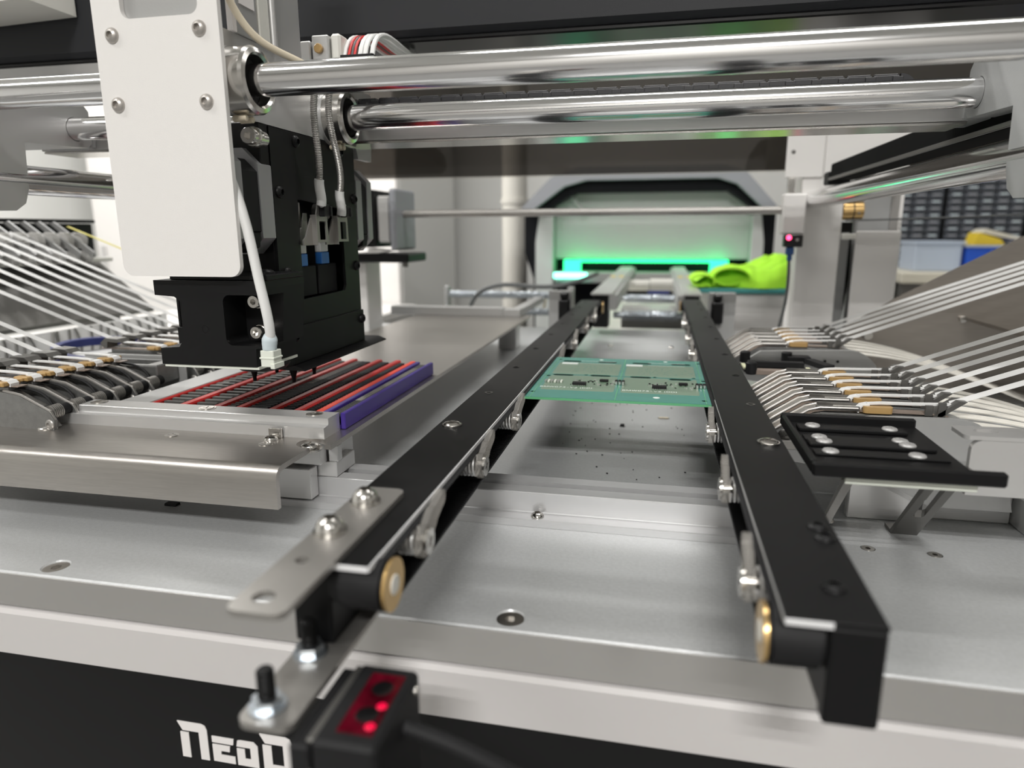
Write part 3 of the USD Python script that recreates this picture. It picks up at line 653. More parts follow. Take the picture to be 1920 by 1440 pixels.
for xx, yy in ((-281, 341), (-216, 336)): t.part('flush_screw', cat(screw('flat', (xx, yy, -118.05), Z, 4.0, .5)), 'steel')
t.part('screw', screw('pan', (-367.5, 339, -118), Z, 5.6, 2.0), 'steel')
t.part('square_nut', box(-221, -213, 347.4, 349.5, -118, -112, .3), 'steel')
for yy in (380, 930):
    t.part('stand_off', box(-215, -190, yy - 14, yy + 14, DK + (16.4 if yy == 380 else .2), -121.1, .5), 'satin')

t = thing('tray_bracket', 'small aluminium block clamping the tray plate to the front cross rail', 'bracket', (-198, 362, -143.7))
t.part('base', box(-235, -196, 347.5, 356.4, -155, -136, .5), 'satin'); t.part('shoe', box(-235, -184, 357.6, 383, -143.6, -134, .5), 'satin')
t.part('post', box(-212, -190, 350, 358, -134, -121.2, .5), 'satin'); t.part('stud', box(-189, -183, 358, 364, -133.9, -124, .4), 'satin')

t = thing('tray_end_bar', 'pale aluminium bar with a stepped front across the ends of the red strips', 'bar', (-282, 362, -118))
bp = Polygon([(351, -118), (351, -111.4), (356.5, -110.9), (357, -110), (357, -107.4), (357.4, -107), (371.3, -107), (371.3, -118)])
t.part('bar', sub(poly(bp, 'x', -378.5, -187.2), box(-390, -373, 340, 356, -110.5, -100, 0)), 'satin')
for xx in (-352, -273, -200): t.part('screw', cat(screw('flat', (xx, 365, -107.0), Z, 4.2, .6), ring((xx, 365, -107.02), Z, 4.2, 5.2, .35)), 'steel')
t = thing('tray_end_bar', 'grey aluminium bar lying across the far end of the tray plate', 'bar', (-290, 960, -118))
t.part('bar', box(-384, -215, 945, 964, -118, -106, .6), 'greyalu'); t.part('step', box(-214.8, -190, 945, 964, -118, -107.5, .6), 'greyalu')
t.part('side_piece', box(-205, -190, 964.5, 1150, -118, -108, .6), 'greyalu')

# strips: wall left edges, widths
single('tray_margin', box(-344, -321.6, 371.6, 545, -117.95, -107.6, .4), 'greyalu', 'flat grey strip along the left side of the red component strips', 'tray strip')
walls = [-321, -300, -275.5, -259.5, -236.5, -219.5, -205]
labs = ['red component strip at the left edge of the tray, with wide pockets', 'second red component strip from the left edge, with wide pockets', 'third red component strip from the left edge', 'dark red component strip in the middle of the tray', 'red component strip third from the purple strip, with fine pockets', 'red component strip second from the purple strip']
for i in range(6):
    a, b = walls[i], walls[i + 1]
    t = thing('component_strip', labs[i], 'component strip', ((a + b) / 2, 458, -117.9), group='component strips in the tray')
    wm = 'redbright' if i == 5 else 'red'
    yb = 545 - (.0 if i > 1 else 30 - i * 12)
    ww = 2.6 if i == 0 else 6.4 if i in (1, 2) else 5.6
    t.part('floor', box(a, b - .3, 372, yb, -117.9, -116, .2), 'red')
    t.part('left_wall', poly([(a, -116), (a + ww, -116), (a + ww, -108.6), (a + ww - 1.0, -107.6), (a + 1.0, -107.6), (a, -108.6)], 'y', 372, yb), 'red', label='glossy red side wall')
    ta, tb = a + ww + .3, b - 3.2
    t.part('carrier_tape', box(ta, tb, 372.3, yb - .5, -115.9, -111, .2), 'chip', label='black carrier tape')
    pitch = (8.0, 8.0, 4.4, 4.0, 4.0, 3.2)[i]
    nb = int((yb - 376) / pitch)
    t.part('pocket_ribs', cat([box(ta + .2, tb - .2, 374 + k * pitch, 374 + k * pitch + pitch * .36, -110.95, -108.6, .1) for k in range(nb)]), 'stripgrey' if i < 3 else 'drawerframe', kind='stuff')
    t.part('cover_strip', box(ta + .5, ta + (tb - ta) * .45, 430 + i * 7, yb - 2, -109.1, -108.9, 0), 'clear' if i != 3 else 'tape', label='loose cover strip')
    t.part('right_wall', box(b - 3.0, b - .3, 372, yb, -115.9, -110.5, .2), 'red')
    np_ = int((yb - 376) / 4)
    for k in range(np_):
        t.part('sprocket_peg', lathe([(0, 0), (1.15, 0), (1.0, .8), (.5, 1.3), (0, 1.4)], (b - 1.65, 375 + k * 4, -110.5), Z, 8), wm)
t = thing('component_strip', 'bright red narrow wall strip beside the purple strip', 'component strip', (-203, 458, -117.9), group='component strips in the tray')
t.part('wall', box(-205, -200.5, 372, 545, -117.9, -108, .5), 'redbright')
t = thing('component_strip', 'purple component strip with a tall purple outer wall at the tray edge', 'component strip', (-192, 458, -117.9), group='component strips in the tray')
t.part('outer_wall', box(-187, -183.8, 372.2, 541, -117.9, -107.6, .5), 'purple', label='tall purple side wall')
t.part('inner_wall', box(-200, -196.2, 372.2, 543, -117.9, -108, .4), 'purple'); t.part('floor', box(-196, -187.2, 372.3, 541, -117.9, -115.5, .2), 'purple')
t.part('carrier_tape', box(-195.6, -189, 373, 540, -115.4, -111, .2), 'chip')
t.part('pocket_ribs', cat([box(-195.2, -189.2, 374.5 + k * 3, 376 + k * 3, -110.95, -109.4, .1) for k in range(55)]), 'stripgrey', kind='stuff')
for k in range(41): t.part('sprocket_peg', lathe([(0, 0), (1.0, 0), (.8, .8), (.3, 1.2), (0, 1.25)], (-188, 375 + k * 4, -111), Z, 8), 'tealband' if k % 3 == 1 else 'navy')
t.part('cover_strip', box(-194.5, -190, 410, 520, -109.3, -109.1, 0), 'clear')

# ================================================================== PLACEMENT HEAD
hx = -220.0
t = thing('head_cover', 'white front plate of the placement head with four button screws', 'cover plate', (-246, 320, -22))
wp = affinity.skew(rrect(-281.4, -211.5, -22.4, 190, 6), 0, 0)
wp = wp.difference(rrect(-265, -222, 103, 150, 5))
t.part('plate', poly(wp, 'y', 320, 323), 'white')
for xx, zz in ((-271, 96), (-222, 96.5), (-272.2, 63.6), (-221.7, 63.2)):
    t.part('screw', screw('button', (xx, 319.95, zz), (0, -1, 0), 3.7, 2.3), 'screwm')
t.part('inner_plate', box(-270, -218, 323.2, 325, 95, 160, .5), 'greyalu')

t = thing('placement_head', 'black placement head with a side window, motors, springs and nozzles', 'placement head', (-250, 420, -100))
# black housing with the window in its right side
side = Polygon([(371.5, -57), (371.5, 59), (483, 59), (483, -57)])
win = Polygon([(399, 20), (459, 16), (460, -37), (457.5, -40.5), (398.5, -41.5)])
t.part('side_plate', poly(side.difference(win), 'x', hx - 2, hx), 'black', smooth=False)
t.part('front_plate', box(-290, hx - 2.1, 371.5, 376, -57, 59, .4), 'black'); t.part('rear_plate', box(-290, hx - 2.1, 478.5, 483, -57, 59, .4), 'black')
t.part('left_plate', box(-292, -290.1, 371.5, 483, -57, 59, .3), 'black'); t.part('core', box(-285, -238, 377, 478, -56, 58, .4), 'blackmatt')
t.part('skirt', box(-292, hx + 1.2, 369.8, 484.5, -80.5, -57.1, .4), 'black', label='lower black skirt')
t.part('skirt_flange', poly([(hx - 30, -80.6), (hx + 2.2, -80.6), (hx + 8.5, -83.0), (hx + 8.5, -83.8), (hx - 30, -82.8)], 'y', 378, 508), 'black')
t.part('lamp_ring', lathe([(20, 0), (31, 0), (31, 2.2), (29, 3.2), (20, 3.2), (20, 0)], (-252, 425, -86.2), Z, 40), 'blackmatt')
for yy, zz in ((400.5, 54), (378, 23.2), (460, 54), (479.5, 23.5), (478.2, -24), (380.5, -24)):
    t.part('side_screw', screw('button', (hx, yy, zz), X, 3.6, 2.4), 'black')
for yy, zz in ((480.5, -63.5), (381.5, -63.2)):
    t.part('side_screw', screw('button', (hx + 1.2, yy, zz), X, 3.6, 2.4), 'black')
# things in the window: two sliders with blue blocks, clips, guide rods
for k, (yy, dz) in enumerate(((413.5, 0), (443.5, .4))):
    s_ = t.part('slider', box(hx - 14, hx - 5.5, yy - 13, yy + 13.5, -41, -21.5 + dz, .5), 'blackmatt')
    s_.part('blue_block', box(hx - 9.5, hx - 4.5, yy - 9.5, yy + 1.5, -21.3 + dz, -13.5 + dz, .4), 'blue', label='blue plastic block')
    s_.part('white_block', box(hx - 9.5, hx - 5.0, yy - 9.5, yy + 1.5, -13.3 + dz, -7.0 + dz, .4), 'cable', label='white block')
    c_ = t.part('clip', cat(poly(Polygon([(yy - 2.2, -6.2), (yy - 2.2, 11.5), (yy + .6, 19), (yy + 9.6, 19), (yy + 12, 12), (yy + 13, -6.2)], [[(yy + 1.2, -4.6), (yy + 1.2, 7), (yy + 9.8, 7), (yy + 9.8, -4.6)]]), 'x', hx + 4.6, hx + 5.4), poly([(yy - 14, -8), (yy - 14, -4.8), (yy - 11, -3), (yy - 3, 9), (yy - 2.2, 9), (yy - 2.2, -8)], 'x', hx + 1.0, hx + 2.0), box(hx + 1, hx + 5.2, yy - 2.6, yy - 1.8, -8, 11, .1)), 'bracket', smooth=False, label='folded sheet clip')
    c_.part('plug', cat(box(hx + 5.5, hx + 9.5, yy + 1.4, yy + 8.6, 10, 17.6, .4), box(hx + 5.5, hx + 10.5, yy + 8.2, yy + 10.6, 10.5, 16.5, .3)), 'chip')
    if k == 0: t.part('guide_rod', cyl((hx - 6, yy - 9, -5), (hx - 6, yy - 9, 18.5), 1.5), 'chrome'); t.part('guide_rod', cyl((hx - 6, yy - 4, -5), (hx - 6, yy - 4, 18.5), 1.2), 'bracket')
t.part('clip', cat(poly([(400.5, -3.5), (400.5, 0), (404, 3), (408, 12), (412, 12), (412, -8), (404, -8)], 'x', hx - 2.4, hx - 1.6)), 'bracket', smooth=False)
t.part('roller', cat(cyl((hx - 8, 436, 13), (hx - 1, 436, 13), 6.5, 24, .5), cyl((hx - 1, 436, 13), (hx + 1, 436, 13), 4)), 'darksteel')
# vertical steel spring hoses running down into the clips
for k, P in enumerate(([(-196, 452, 98.6), (-200, 432, 98), (-207.6, 414, 93), (-209.6, 410, 84), (-210.5, 410.5, 52), (-211.5, 412, 31.5)], [(-190, 452, 98.4), (-196, 440, 98), (-203, 424, 94), (-205.3, 421, 86), (-207.2, 427, 56), (-212, 441, 26)])):
    q = spline(P, 60)
    n = int(np.linalg.norm(np.diff(q, axis=0), axis=1).sum() / 1.0)
    qq = spline(q, n * 2)
    t.part('spring_hose', tube(qq, np.where(np.arange(len(qq)) % 2 == 0, 2.25, 1.85), 12), 'bracket', smooth=50, label='thin steel spring hose')
    e = q[-1]
    base = (hx + 6.5, (418, 448)[k], 18)
    sleeve = np.array([e + (0, 0, 1), e + (0, .6, -7), e + (0, 1.2, -13), (np.array(base) + e + (0, 1, -12)) / 2 if False else e + (-.4, 1.4, -14.5)])
    t.part('sleeve', tube(spline(sleeve, 14), 3.1, 14), 'cable', label='white heat shrink sleeve')
    t.part('wire', tube(spline([sleeve[-1] + (0, 0, 2), (sleeve[-1] + np.array(base)) / 2 + (0, .6, 0), base], 14), 2.3, 12), 'cable')
# stepper motors front and rear
for (xc, ya, yb, zc, w_, wz) in ((-241, 326.5, 371, 17, 21, 29), (-237, 484.8, 512, 16, 17, 30)):
    def octo(x_, z_, wx, wz_, c): return Polygon([(x_ - wx + c, z_ - wz_), (x_ + wx - c, z_ - wz_), (x_ + wx, z_ - wz_ + c), (x_ + wx, z_ + wz_ - c), (x_ + wx - c, z_ + wz_), (x_ - wx + c, z_ + wz_), (x_ - wx, z_ + wz_ - c), (x_ - wx, z_ - wz_ + c)])
    L_ = yb - ya
    mm = t.part('motor', poly(octo(xc, zc, w_ - .8, wz - 6, 7), 'y', ya + L_ * .34, ya + L_ * .70), 'blackmatt', smooth=False, label='black laminated motor body')
    mm.part('end_cap', poly(octo(xc, zc, w_, wz, 9), 'y', ya, ya + L_ * .34), 'motor', smooth=False); mm.part('end_cap', poly(octo(xc, zc, w_, wz, 9), 'y', ya + L_ * .70, yb), 'motor', smooth=False)
    mm.part('lower_tab', poly([(xc + w_ - 6, zc - wz + 12), (xc + w_ - .5, zc - wz + 12), (xc + w_ - 1.5, zc - wz + 4), (xc + w_ - 9, zc - wz + 1)], 'y', ya + L_ * .38, ya + L_ * .66), 'blackmatt')
t.part('clamp_bolt', cat(screw('cap', (-217.2, 350, 50.4), (.1, -.99, 0), 4.4, 5), cyl((-218.4, 361.8, 50.4), (-217.6, 354, 50.4), 4.4, 28, .6), cyl((-217.6, 354.2, 50.4), (-217.2, 350.1, 50.4), 5.4, 28, .6)), 'steel', label='large socket head bolt')
t.part('backing_plate', box(-260, -220.6, 362, 371.4, 34, 60, .5), 'black')
# lower front block: I shaped, with a recess holding two bolts
blk = Polygon([(-270, -71.4), (-270, -62.5), (-258, -61.5), (-255.6, -58), (-253.8, -37), (-258, -33.8), (-270, -33), (-270, -25), (-203.5, -25), (-203.5, -29), (-206.5, -60.8), (-211, -61.4), (-211.4, -71.4)])
rec = rrect(-228.5, -200, -59.8, -32.5, 4)
t.part('front_block', cat(poly(blk.difference(rec), 'y', 327, 347), poly(blk.buffer(-.05), 'y', 347.05, 369.7)), 'black', smooth=False, label='black I shaped front block')
t.part('block_top', box(-262, -203, 330, 369, -24.9, -22, .4), 'black')
for xx, zz in ((-216.8, -37), (-216.8, -54)):
    t.part('block_bolt', cat(screw('cap', (xx, 340.9, zz), (0, -1, 0), 3.6, 4.2), cyl((xx, 346.5, zz), (xx, 341, zz), 4.2, 24, .3)), 'steel', label='bright socket head bolt')
t.part('block_hole', ring((-240.8, 327, -51.2), (0, -1, 0), 1.6, 2.3, .06, 20), 'blackgloss')
t.part('block_screw', screw('button', (-212, 345, -22), Z, 4.4, 2.4), 'black')
t.part('camera_board', box(-269, -210.6, 327.6, 369, -73.0, -71.5, .15), 'fr4', label='thin white circuit board edge')
t.part('camera_lens', lathe([(0, 0), (13, 0), (15, 2.4), (15, 3), (0, 3)], (-222, 350, -76.2), Z, 30), 'blackmatt')
# nozzles
for xx, yy in ((-237.5, 409), (-266.5, 408.5), (-237.5, 437), (-266.5, 436.5)):
    t.part('nozzle', lathe([(0, 0), (1.0, 0), (1.2, .5), (1.3, 3.0), (2.8, 9), (3.4, 11), (6.5, 11.2), (6.5, 15), (0, 15)], (xx, yy, -98.6), Z, 24), 'black', label='black tapered nozzle')
# white flat cable and its plug
fp = spline([(-229, 324.8, 45), (-222, 325.2, 38), (-214.5, 325.6, 22), (-208.5, 325, 0), (-204.5, 325, -25), (-201.5, 326, -48), (-202.5, 328, -56)], 60)
t.part('flat_cable', tube(fp, 2.6, 14), 'cable', label='white cable')
t.part('glue', tube(spline([(-202.5, 328, -53), (-203.2, 328, -57), (-203.5, 328, -61.5)], 12), (2.7, 3.2, 3.6, 3.9, 4.1, 4.1, 4, 4, 3.9, 3.8, 3.8, 3.6), 14), 'tealband', label='blob of clear glue')
t.part('plug', cat(box(-207.4, -199.6, 324.6, 333, -70.6, -61.6, .4), box(-207.8, -199.2, 324.2, 333.4, -66.2, -65.2, .2), box(-201.5, -199, 324, 334, -71.4, -68.5, .2)), 'fr4', label='white plug')

# gantry cheek plate (right side of the head) with two bearings
t = thing('cheek_plate', 'satin aluminium cheek plate carrying the two rod bearings', 'bearing plate', (-224, 400, 53))
ck = Polygon([(326, 60), (326, 99), (330, 101), (520, 101), (520, 87), (515, 52.5), (492, 52.5), (489, 59.5), (372, 59.6)])
ck = ck.difference(Point(340, 76).buffer(12.5)).difference(Point(448, 74).buffer(12.5))
t.part('plate', poly(ck, 'x', -224, -220.2), 'satin')
for yy, zz, xo in ((340, 76, -204), (448, 74, -207)):
    b_ = t.part('bearing', lathe([(8.6, 0), (16.6, 0), (16.6, 14), (15.6, 15.6), (13.4, 16.4), (12.2, 15.2), (12, 2), (8.6, 2), (8.6, 0)], (-220.1, yy, zz), X, 48), 'steel', label='steel linear bearing')
    b_.part('seal', ring((-219, yy, zz), X, 8.5, 11.9, 8, 40), 'blackmatt')
    b_.part('collar', ring((-220.1, yy, zz), X, 16.65, 16.95, 2.5, 48), 'satin')
    for dy in (-3, 3): b_.part('clip', cyl((-219, yy + dy, zz - 18.4), (-211, yy + dy, zz - 18.2), 1.7, 14, .5), 'creamcable')
t.part('upper_plate', box(-223, -219, 347, 367, 101.2, 190, .3), 'greyalu', label='grey upper plate'); t.part('edge', box(-222, -218.5, 343, 346.5, 101.2, 190, .2), 'logo')
t.part('block', box(-234, -218.6, 368.5, 378.5, 101.2, 190, .5), 'cream', label='beige block'); t.part('rail', cyl((-219, 382.5, 101.2), (-219, 382.5, 190), 2.2, 16), 'satin')
t.part('column', box(-236, -218.8, 386, 414, 101.2, 230, .8), 'greyalu', label='grey upright column'); t.part('shelf', box(-241, -186, 448, 472, 101.2, 111.5, .5), 'greyalu')
t.part('label', box(-218.9, -218.4, 350, 364, 116, 140, 0), 'logo')
t = thing('hose', 'cream hose curving down beside the white head plate', 'hose', (-214, 350, 100))
t.part('hose', tube(spline([(-222, 334, 150), (-218, 338, 118), (-211, 352, 99.5), (-200, 372, 92.5), (-190, 384, 84)], 50), 1.9, 12), 'creamcable')
t = thing('valve_block', 'small valve block with an orange port above the front rod', 'valve', (-225, 460, 111.6))
t.part('body', box(-240, -232.6, 452, 468, 111.7, 124, .8), 'satin'); t.part('body', box(-231.4, -219.6, 452, 470, 111.7, 127, .8), 'satin')
t.part('port', cyl((-226, 451.9, 118.5), (-226, 449.5, 118.5), 3.0, 24, .5), 'amber', label='orange port'); t.part('side', box(-219, -212, 454, 468, 111.7, 128, 1.5), 'cream')
t.part('wire_clip', box(-211.6, -189, 452, 462, 111.7, 114, .3), 'blackmatt')
for k, (m_, dx, r) in enumerate((('cable', 0, 1.3), ('red', 3, 1.0), ('greycable', 5.2, .9), ('red', 7, .9), ('cable', 11, 1.6), ('cable', 14.5, 1.6), ('cable', 19.5, 1.7))):
    t.part('wire', tube(spline([(-213 + dx + k % 2, 545, 135), (-212 + dx, 500, 133.6), (-211.4 + dx, 470, 128), (-210.5 + dx, 457, 114.1)], 16), r, 10), m_)

# ================================================================== GANTRY
single('guide_rod', cyl((-474, 340, 76), (178, 340, 76), 8, 64), 'chrome', 'front polished steel guide rod of the gantry, nearest the camera', 'guide rod')
single('guide_rod', cyl((-474, 448, 74), (169.5, 448, 74), 8, 64), 'chrome', 'rear polished steel guide rod of the gantry, behind the front one', 'guide rod')
t = thing('gantry_beam', 'pale metal beam under and behind the rear guide rod', 'beam', (-140, 480, 58))
t.part('front_face', box(-470, 172, 466, 468, 61.8, 70, .3), 'satin'); t.part('polished_sole', box(-470, 172, 468.2, 500, 60.2, 61.6, .1), 'steel', label='mirror like underside')
t.part('body', box(-470, 172, 468.2, 500, 61.8, 72, .5), 'satin')
t = thing('drag_chain', 'black drag chain lying along the gantry beam behind the rear rod', 'cable chain', (-20, 485, 72))
for k in range(25):
    xa = -240 + k * 15
    t.part('link', cat(box(xa, xa + 14.4, 472, 474, 72.4, 89.5, .4), box(xa, xa + 14.4, 494, 496, 72.4, 89.5, .4), box(xa + .6, xa + 13.8, 472.4, 495.8, 88.2, 90.4, .4), box(xa + 10.5, xa + 16.2, 470.8, 471.8, 74, 88.6, .2)), 'chain')
a = np.linspace(np.pi / 2, -np.pi / 2, 14)
t.part('end_link', poly([(135, 72.4), (135, 90.4)] + [(135 + 9 * math.cos(q), 81.4 + 9 * math.sin(q)) for q in a], 'y', 472, 496), 'chain')
for sgn, x0, lab in ((1, 168, 'grey gantry end casting on the right, holding the rod ends'), (-1, -420, 'pale gantry end casting at the far left, holding the rod ends')):
    t = thing('end_casting', lab, 'casting', (x0 + sgn * 40, 400, 14))
    up = Polygon([(418, 92), (458, 92), (462, 88), (462, 66), (458, 62), (404, 60), (402, 30), (398, 20), (390, 15), (322, 14), (322, 92)])
    body = poly(up, 'x', x0, x0 + sgn * 70)
    if sgn > 0:
        cuts = [cyl((160, 340, 76), (200, 340, 76), 8.3, 32), cyl((160, 448, 74), (172, 448, 74), 8.3, 32), cyl((178, 300, 36), (178, 500, 36), 10.4, 32)]
    else:
        cuts = [cyl((-480, 340, 76), (-400, 340, 76), 8.3, 32), cyl((-480, 448, 74), (-400, 448, 74), 8.3, 32), cyl((-430, 300, 36), (-430, 500, 36), 10.4, 32)]
    t.part('body', sub(body, *cuts), 'grey' if sgn > 0 else 'satin')
    t.part('rear_lug', box(x0 + sgn * .2, x0 + sgn * 40, 462.2, 500, 62, 72, 1), 'grey')
    t.part('bolt', screw('cap', (x0 + sgn * 8, 350, 92), Z, 5, 5), 'steel')
single('guide_rod', cyl((178, 325, 36), (178, 914.8, 36), 10, 64), 'chrome', 'thick polished rod running back to the white post on the right', 'guide rod')
single('guide_rod', cyl((-430, 200, 36), (-430, 914.8, 36), 10, 64), 'chrome', 'thick polished rod at the left, running back behind the white plate', 'guide rod')
t = thing('side_rail', 'black slotted rail above the thick rod on the right', 'rail', (190, 660, 55))
t.part('rail', box(182, 206, 420, 850, 54, 72, 1), 'rubber'); t.part('slot_lip', box(180, 182, 420, 850, 54, 57, .3), 'darksteel'); t.part('end_stop', box(180, 204, 851, 872, 50, 64, 1), 'blackmatt')

# rear posts, shaft and motor
t = thing('rear_post', 'white rear post at the right, where the thick rod ends', 'post', (190, 940, DK))
t.part('column', box(165, 214, 915, 965, DK + .1, 63, 1), 'white'); t.part('head_plate', box(144, 187, 911, 914.6, 62, 135, 5), 'white'); t.part('head', box(187.3, 281, 913, 965, 63.3, 135, 1), 'white')
t.part('rod_socket', ring((178, 914.8, 36), (0, -1, 0), 10.2, 14, 1.2, 40), 'white'); t.part('screw', screw('button', (151.5, 910.9, 92), (0, -1, 0), 2.4, 1), 'darksteel')
t.part('web', box(214.3, 228, 930, 945, DK + .1, -3, 1), 'grey')
t.part('right_post', box(231, 281, 913, 917, DK + .1, -1, 3), 'white'); t.part('right_flange', box(277, 281, 917.2, 965, DK + .1, 45, .5), 'white'); t.part('right_back', box(236, 276.8, 950, 965, DK + .1, 63, .5), 'grey')
t.part('spacer', box(213.8, 229, 905, 912, -11, -4, 1), 'cream')
t = thing('pulley', 'brass belt pulley between the white rear posts', 'pulley', (226, 925, 12))
t.part('drum', cyl((214.5, 925, 23), (238, 925, 23), 11, 36, .6), 'brass'); t.part('groove', ring((226, 925, 23), X, 11.02, 11.3, 1.4, 36), 'chip'); t.part('grub_screw', cyl((232, 914.5, 20), (232, 913.6, 20), 1.5, 12), 'darksteel')
t = thing('drive_belt', 'black belt hanging behind the brass pulley', 'belt', (232, 945, -100))
t.part('run', poly([(218, 10), (234, 10), (236, -60), (230, -130), (224, -60)], 'y', 946.2, 948.5), 'blackmatt'); t.part('tensioner', cyl((222, 944, -40), (222, 929.5 + 16, -40), 5, 20), 'black')
t = thing('thin_cable', 'thin black wire stretched across to the right behind the posts', 'wire', (300, 905, 12))
t.part('wire', tube([(216, 908, 11.5), (256, 908, 12), (330, 908, 14), (430, 908, 17.5)], 1.0, 8), 'greycable')
t = thing('drive_shaft', 'thin steel shaft running across the back of the machine', 'shaft', (-100, 900, 18))
t.part('shaft', cyl((-342.8, 905, 24), (143.5, 905, 24), 4.8, 24), 'bracket')
t.part('coupling', cat(box(142, 169, 895, 914, -5, 43, 2)), 'white', label='white bearing block')
t.part('bracket', box(148, 156, 909, 914, 43.3, 62, .5), 'steel')
t = thing('limit_sensor', 'small black sensor with a red light and a blue plugged cable on the rear post', 'sensor', (155, 893, -20))
t.part('body', box(145, 166, 886, 900, -19.5, -5.3, .8), 'chip'); t.part('light', lathe([(0, 0), (3, 0), (2.4, 1.6), (0, 2.2)], (150, 885.9, -8.5), (0, -1, 0), 20), 'redled', label='glowing red light')
t.part('dial', lathe([(0, 0), (2, 0), (1.7, 1), (0, 1)], (159.5, 885.9, -11), (0, -1, 0), 18), 'bracket')
t.part('boot', cat(box(148.5, 157.5, 888, 896, -29, -19.7, 1), box(150.5, 156, 889, 895, -36, -29, 1)), 'bluecable', label='blue plug')
t.part('cable', tube(spline([(153, 892, -35), (154, 892, -60), (152.5, 893, -90), (148, 896, -120), (144, 900, -159)], 40), 1.9, 10), 'greycable')
t = thing('drive_motor', 'black stepper motor with a grey face plate at the left end of the thin shaft', 'motor', (-350, 900, -40))
t.part('body', poly(rrect(-402, -372, -20, 55, 5), 'y', 875, 950), 'black'); t.part('middle', box(-371.5, -352, 878, 947, -14, 47, 3), 'satin'); t.part('face_plate', box(-351.5, -343, 874, 951, -24, 56, 3), 'ovengrey', label='grey face plate')
t.part('foot', box(-420, -328, 876, 950, -40, -28, 2), 'black'); t.part('foot_bolt', cyl((-336, 885, -46), (-336, 885, -40.2), 4, 14), 'darksteel')
t.part('standoff', box(-415, -395, 890, 940, DK + .1, -40.4, 1), 'white'); t.part('wedge', poly([(-385, -21), (-354, -24.2), (-372, -27.6), (-385, -27.6)], 'y', 876, 900), 'white')

t = thing('upper_beam', 'matt black square beam across the top of the machine', 'beam', (-150, 560, 141))
t.part('beam', box(-760, 420, 520, 580, 141.5, 200, 4), 'beam'); t.part('lower_lip', box(-760, 420, 523, 577, 137.5, 141.2, 1), 'blackgloss')
t = thing('top_lamp_box', 'cream box under the hood at the upper left corner', 'box', (-540, 480, 180))
t.part('box', poly([(-620, 172), (-545, 168.5), (-470, 171), (-470, 215), (-620, 215)], 'y', 470, 518), 'cream')
t = thing('rear_window', 'smoked acrylic rear window of the machine hood', 'window', (-130, 1000, 78))
t.part('pane', poly(affinity.rotate(rrect(-640, 540, 78, 420, 3), 0), 'y', 1000, 1005), 'smoke', label='smoked pane')
t.part('rounded_stiffener', poly(Polygon([(-640, 84), (-322, 84), (-314, 92), (-316, 108), (-330, 122), (-640, 122)]).buffer(.5), 'y', 1005.3, 1012), 'smoke2')
t.part('rounded_stiffener', poly(Polygon([(535, 80), (108, 80), (112, 98), (124, 116), (150, 124), (535, 124)]).buffer(.5), 'y', 1005.3, 1012), 'smoke2')
t.part('edge_strip', box(-640, 540, 999, 1006, 76.5, 77.8, .2), 'clear')
t.part('lettering', text('PsCimo', 42, .6, (-1036 + 396, 999.3, 168), X, Z, True), 'chip', label='black lettering on the smoked pane')
for xx in (-660, 560):
    t.part('hood_side', box(xx - 14, xx + 14, 960, 1040, -100, 420, 3), 'beam')

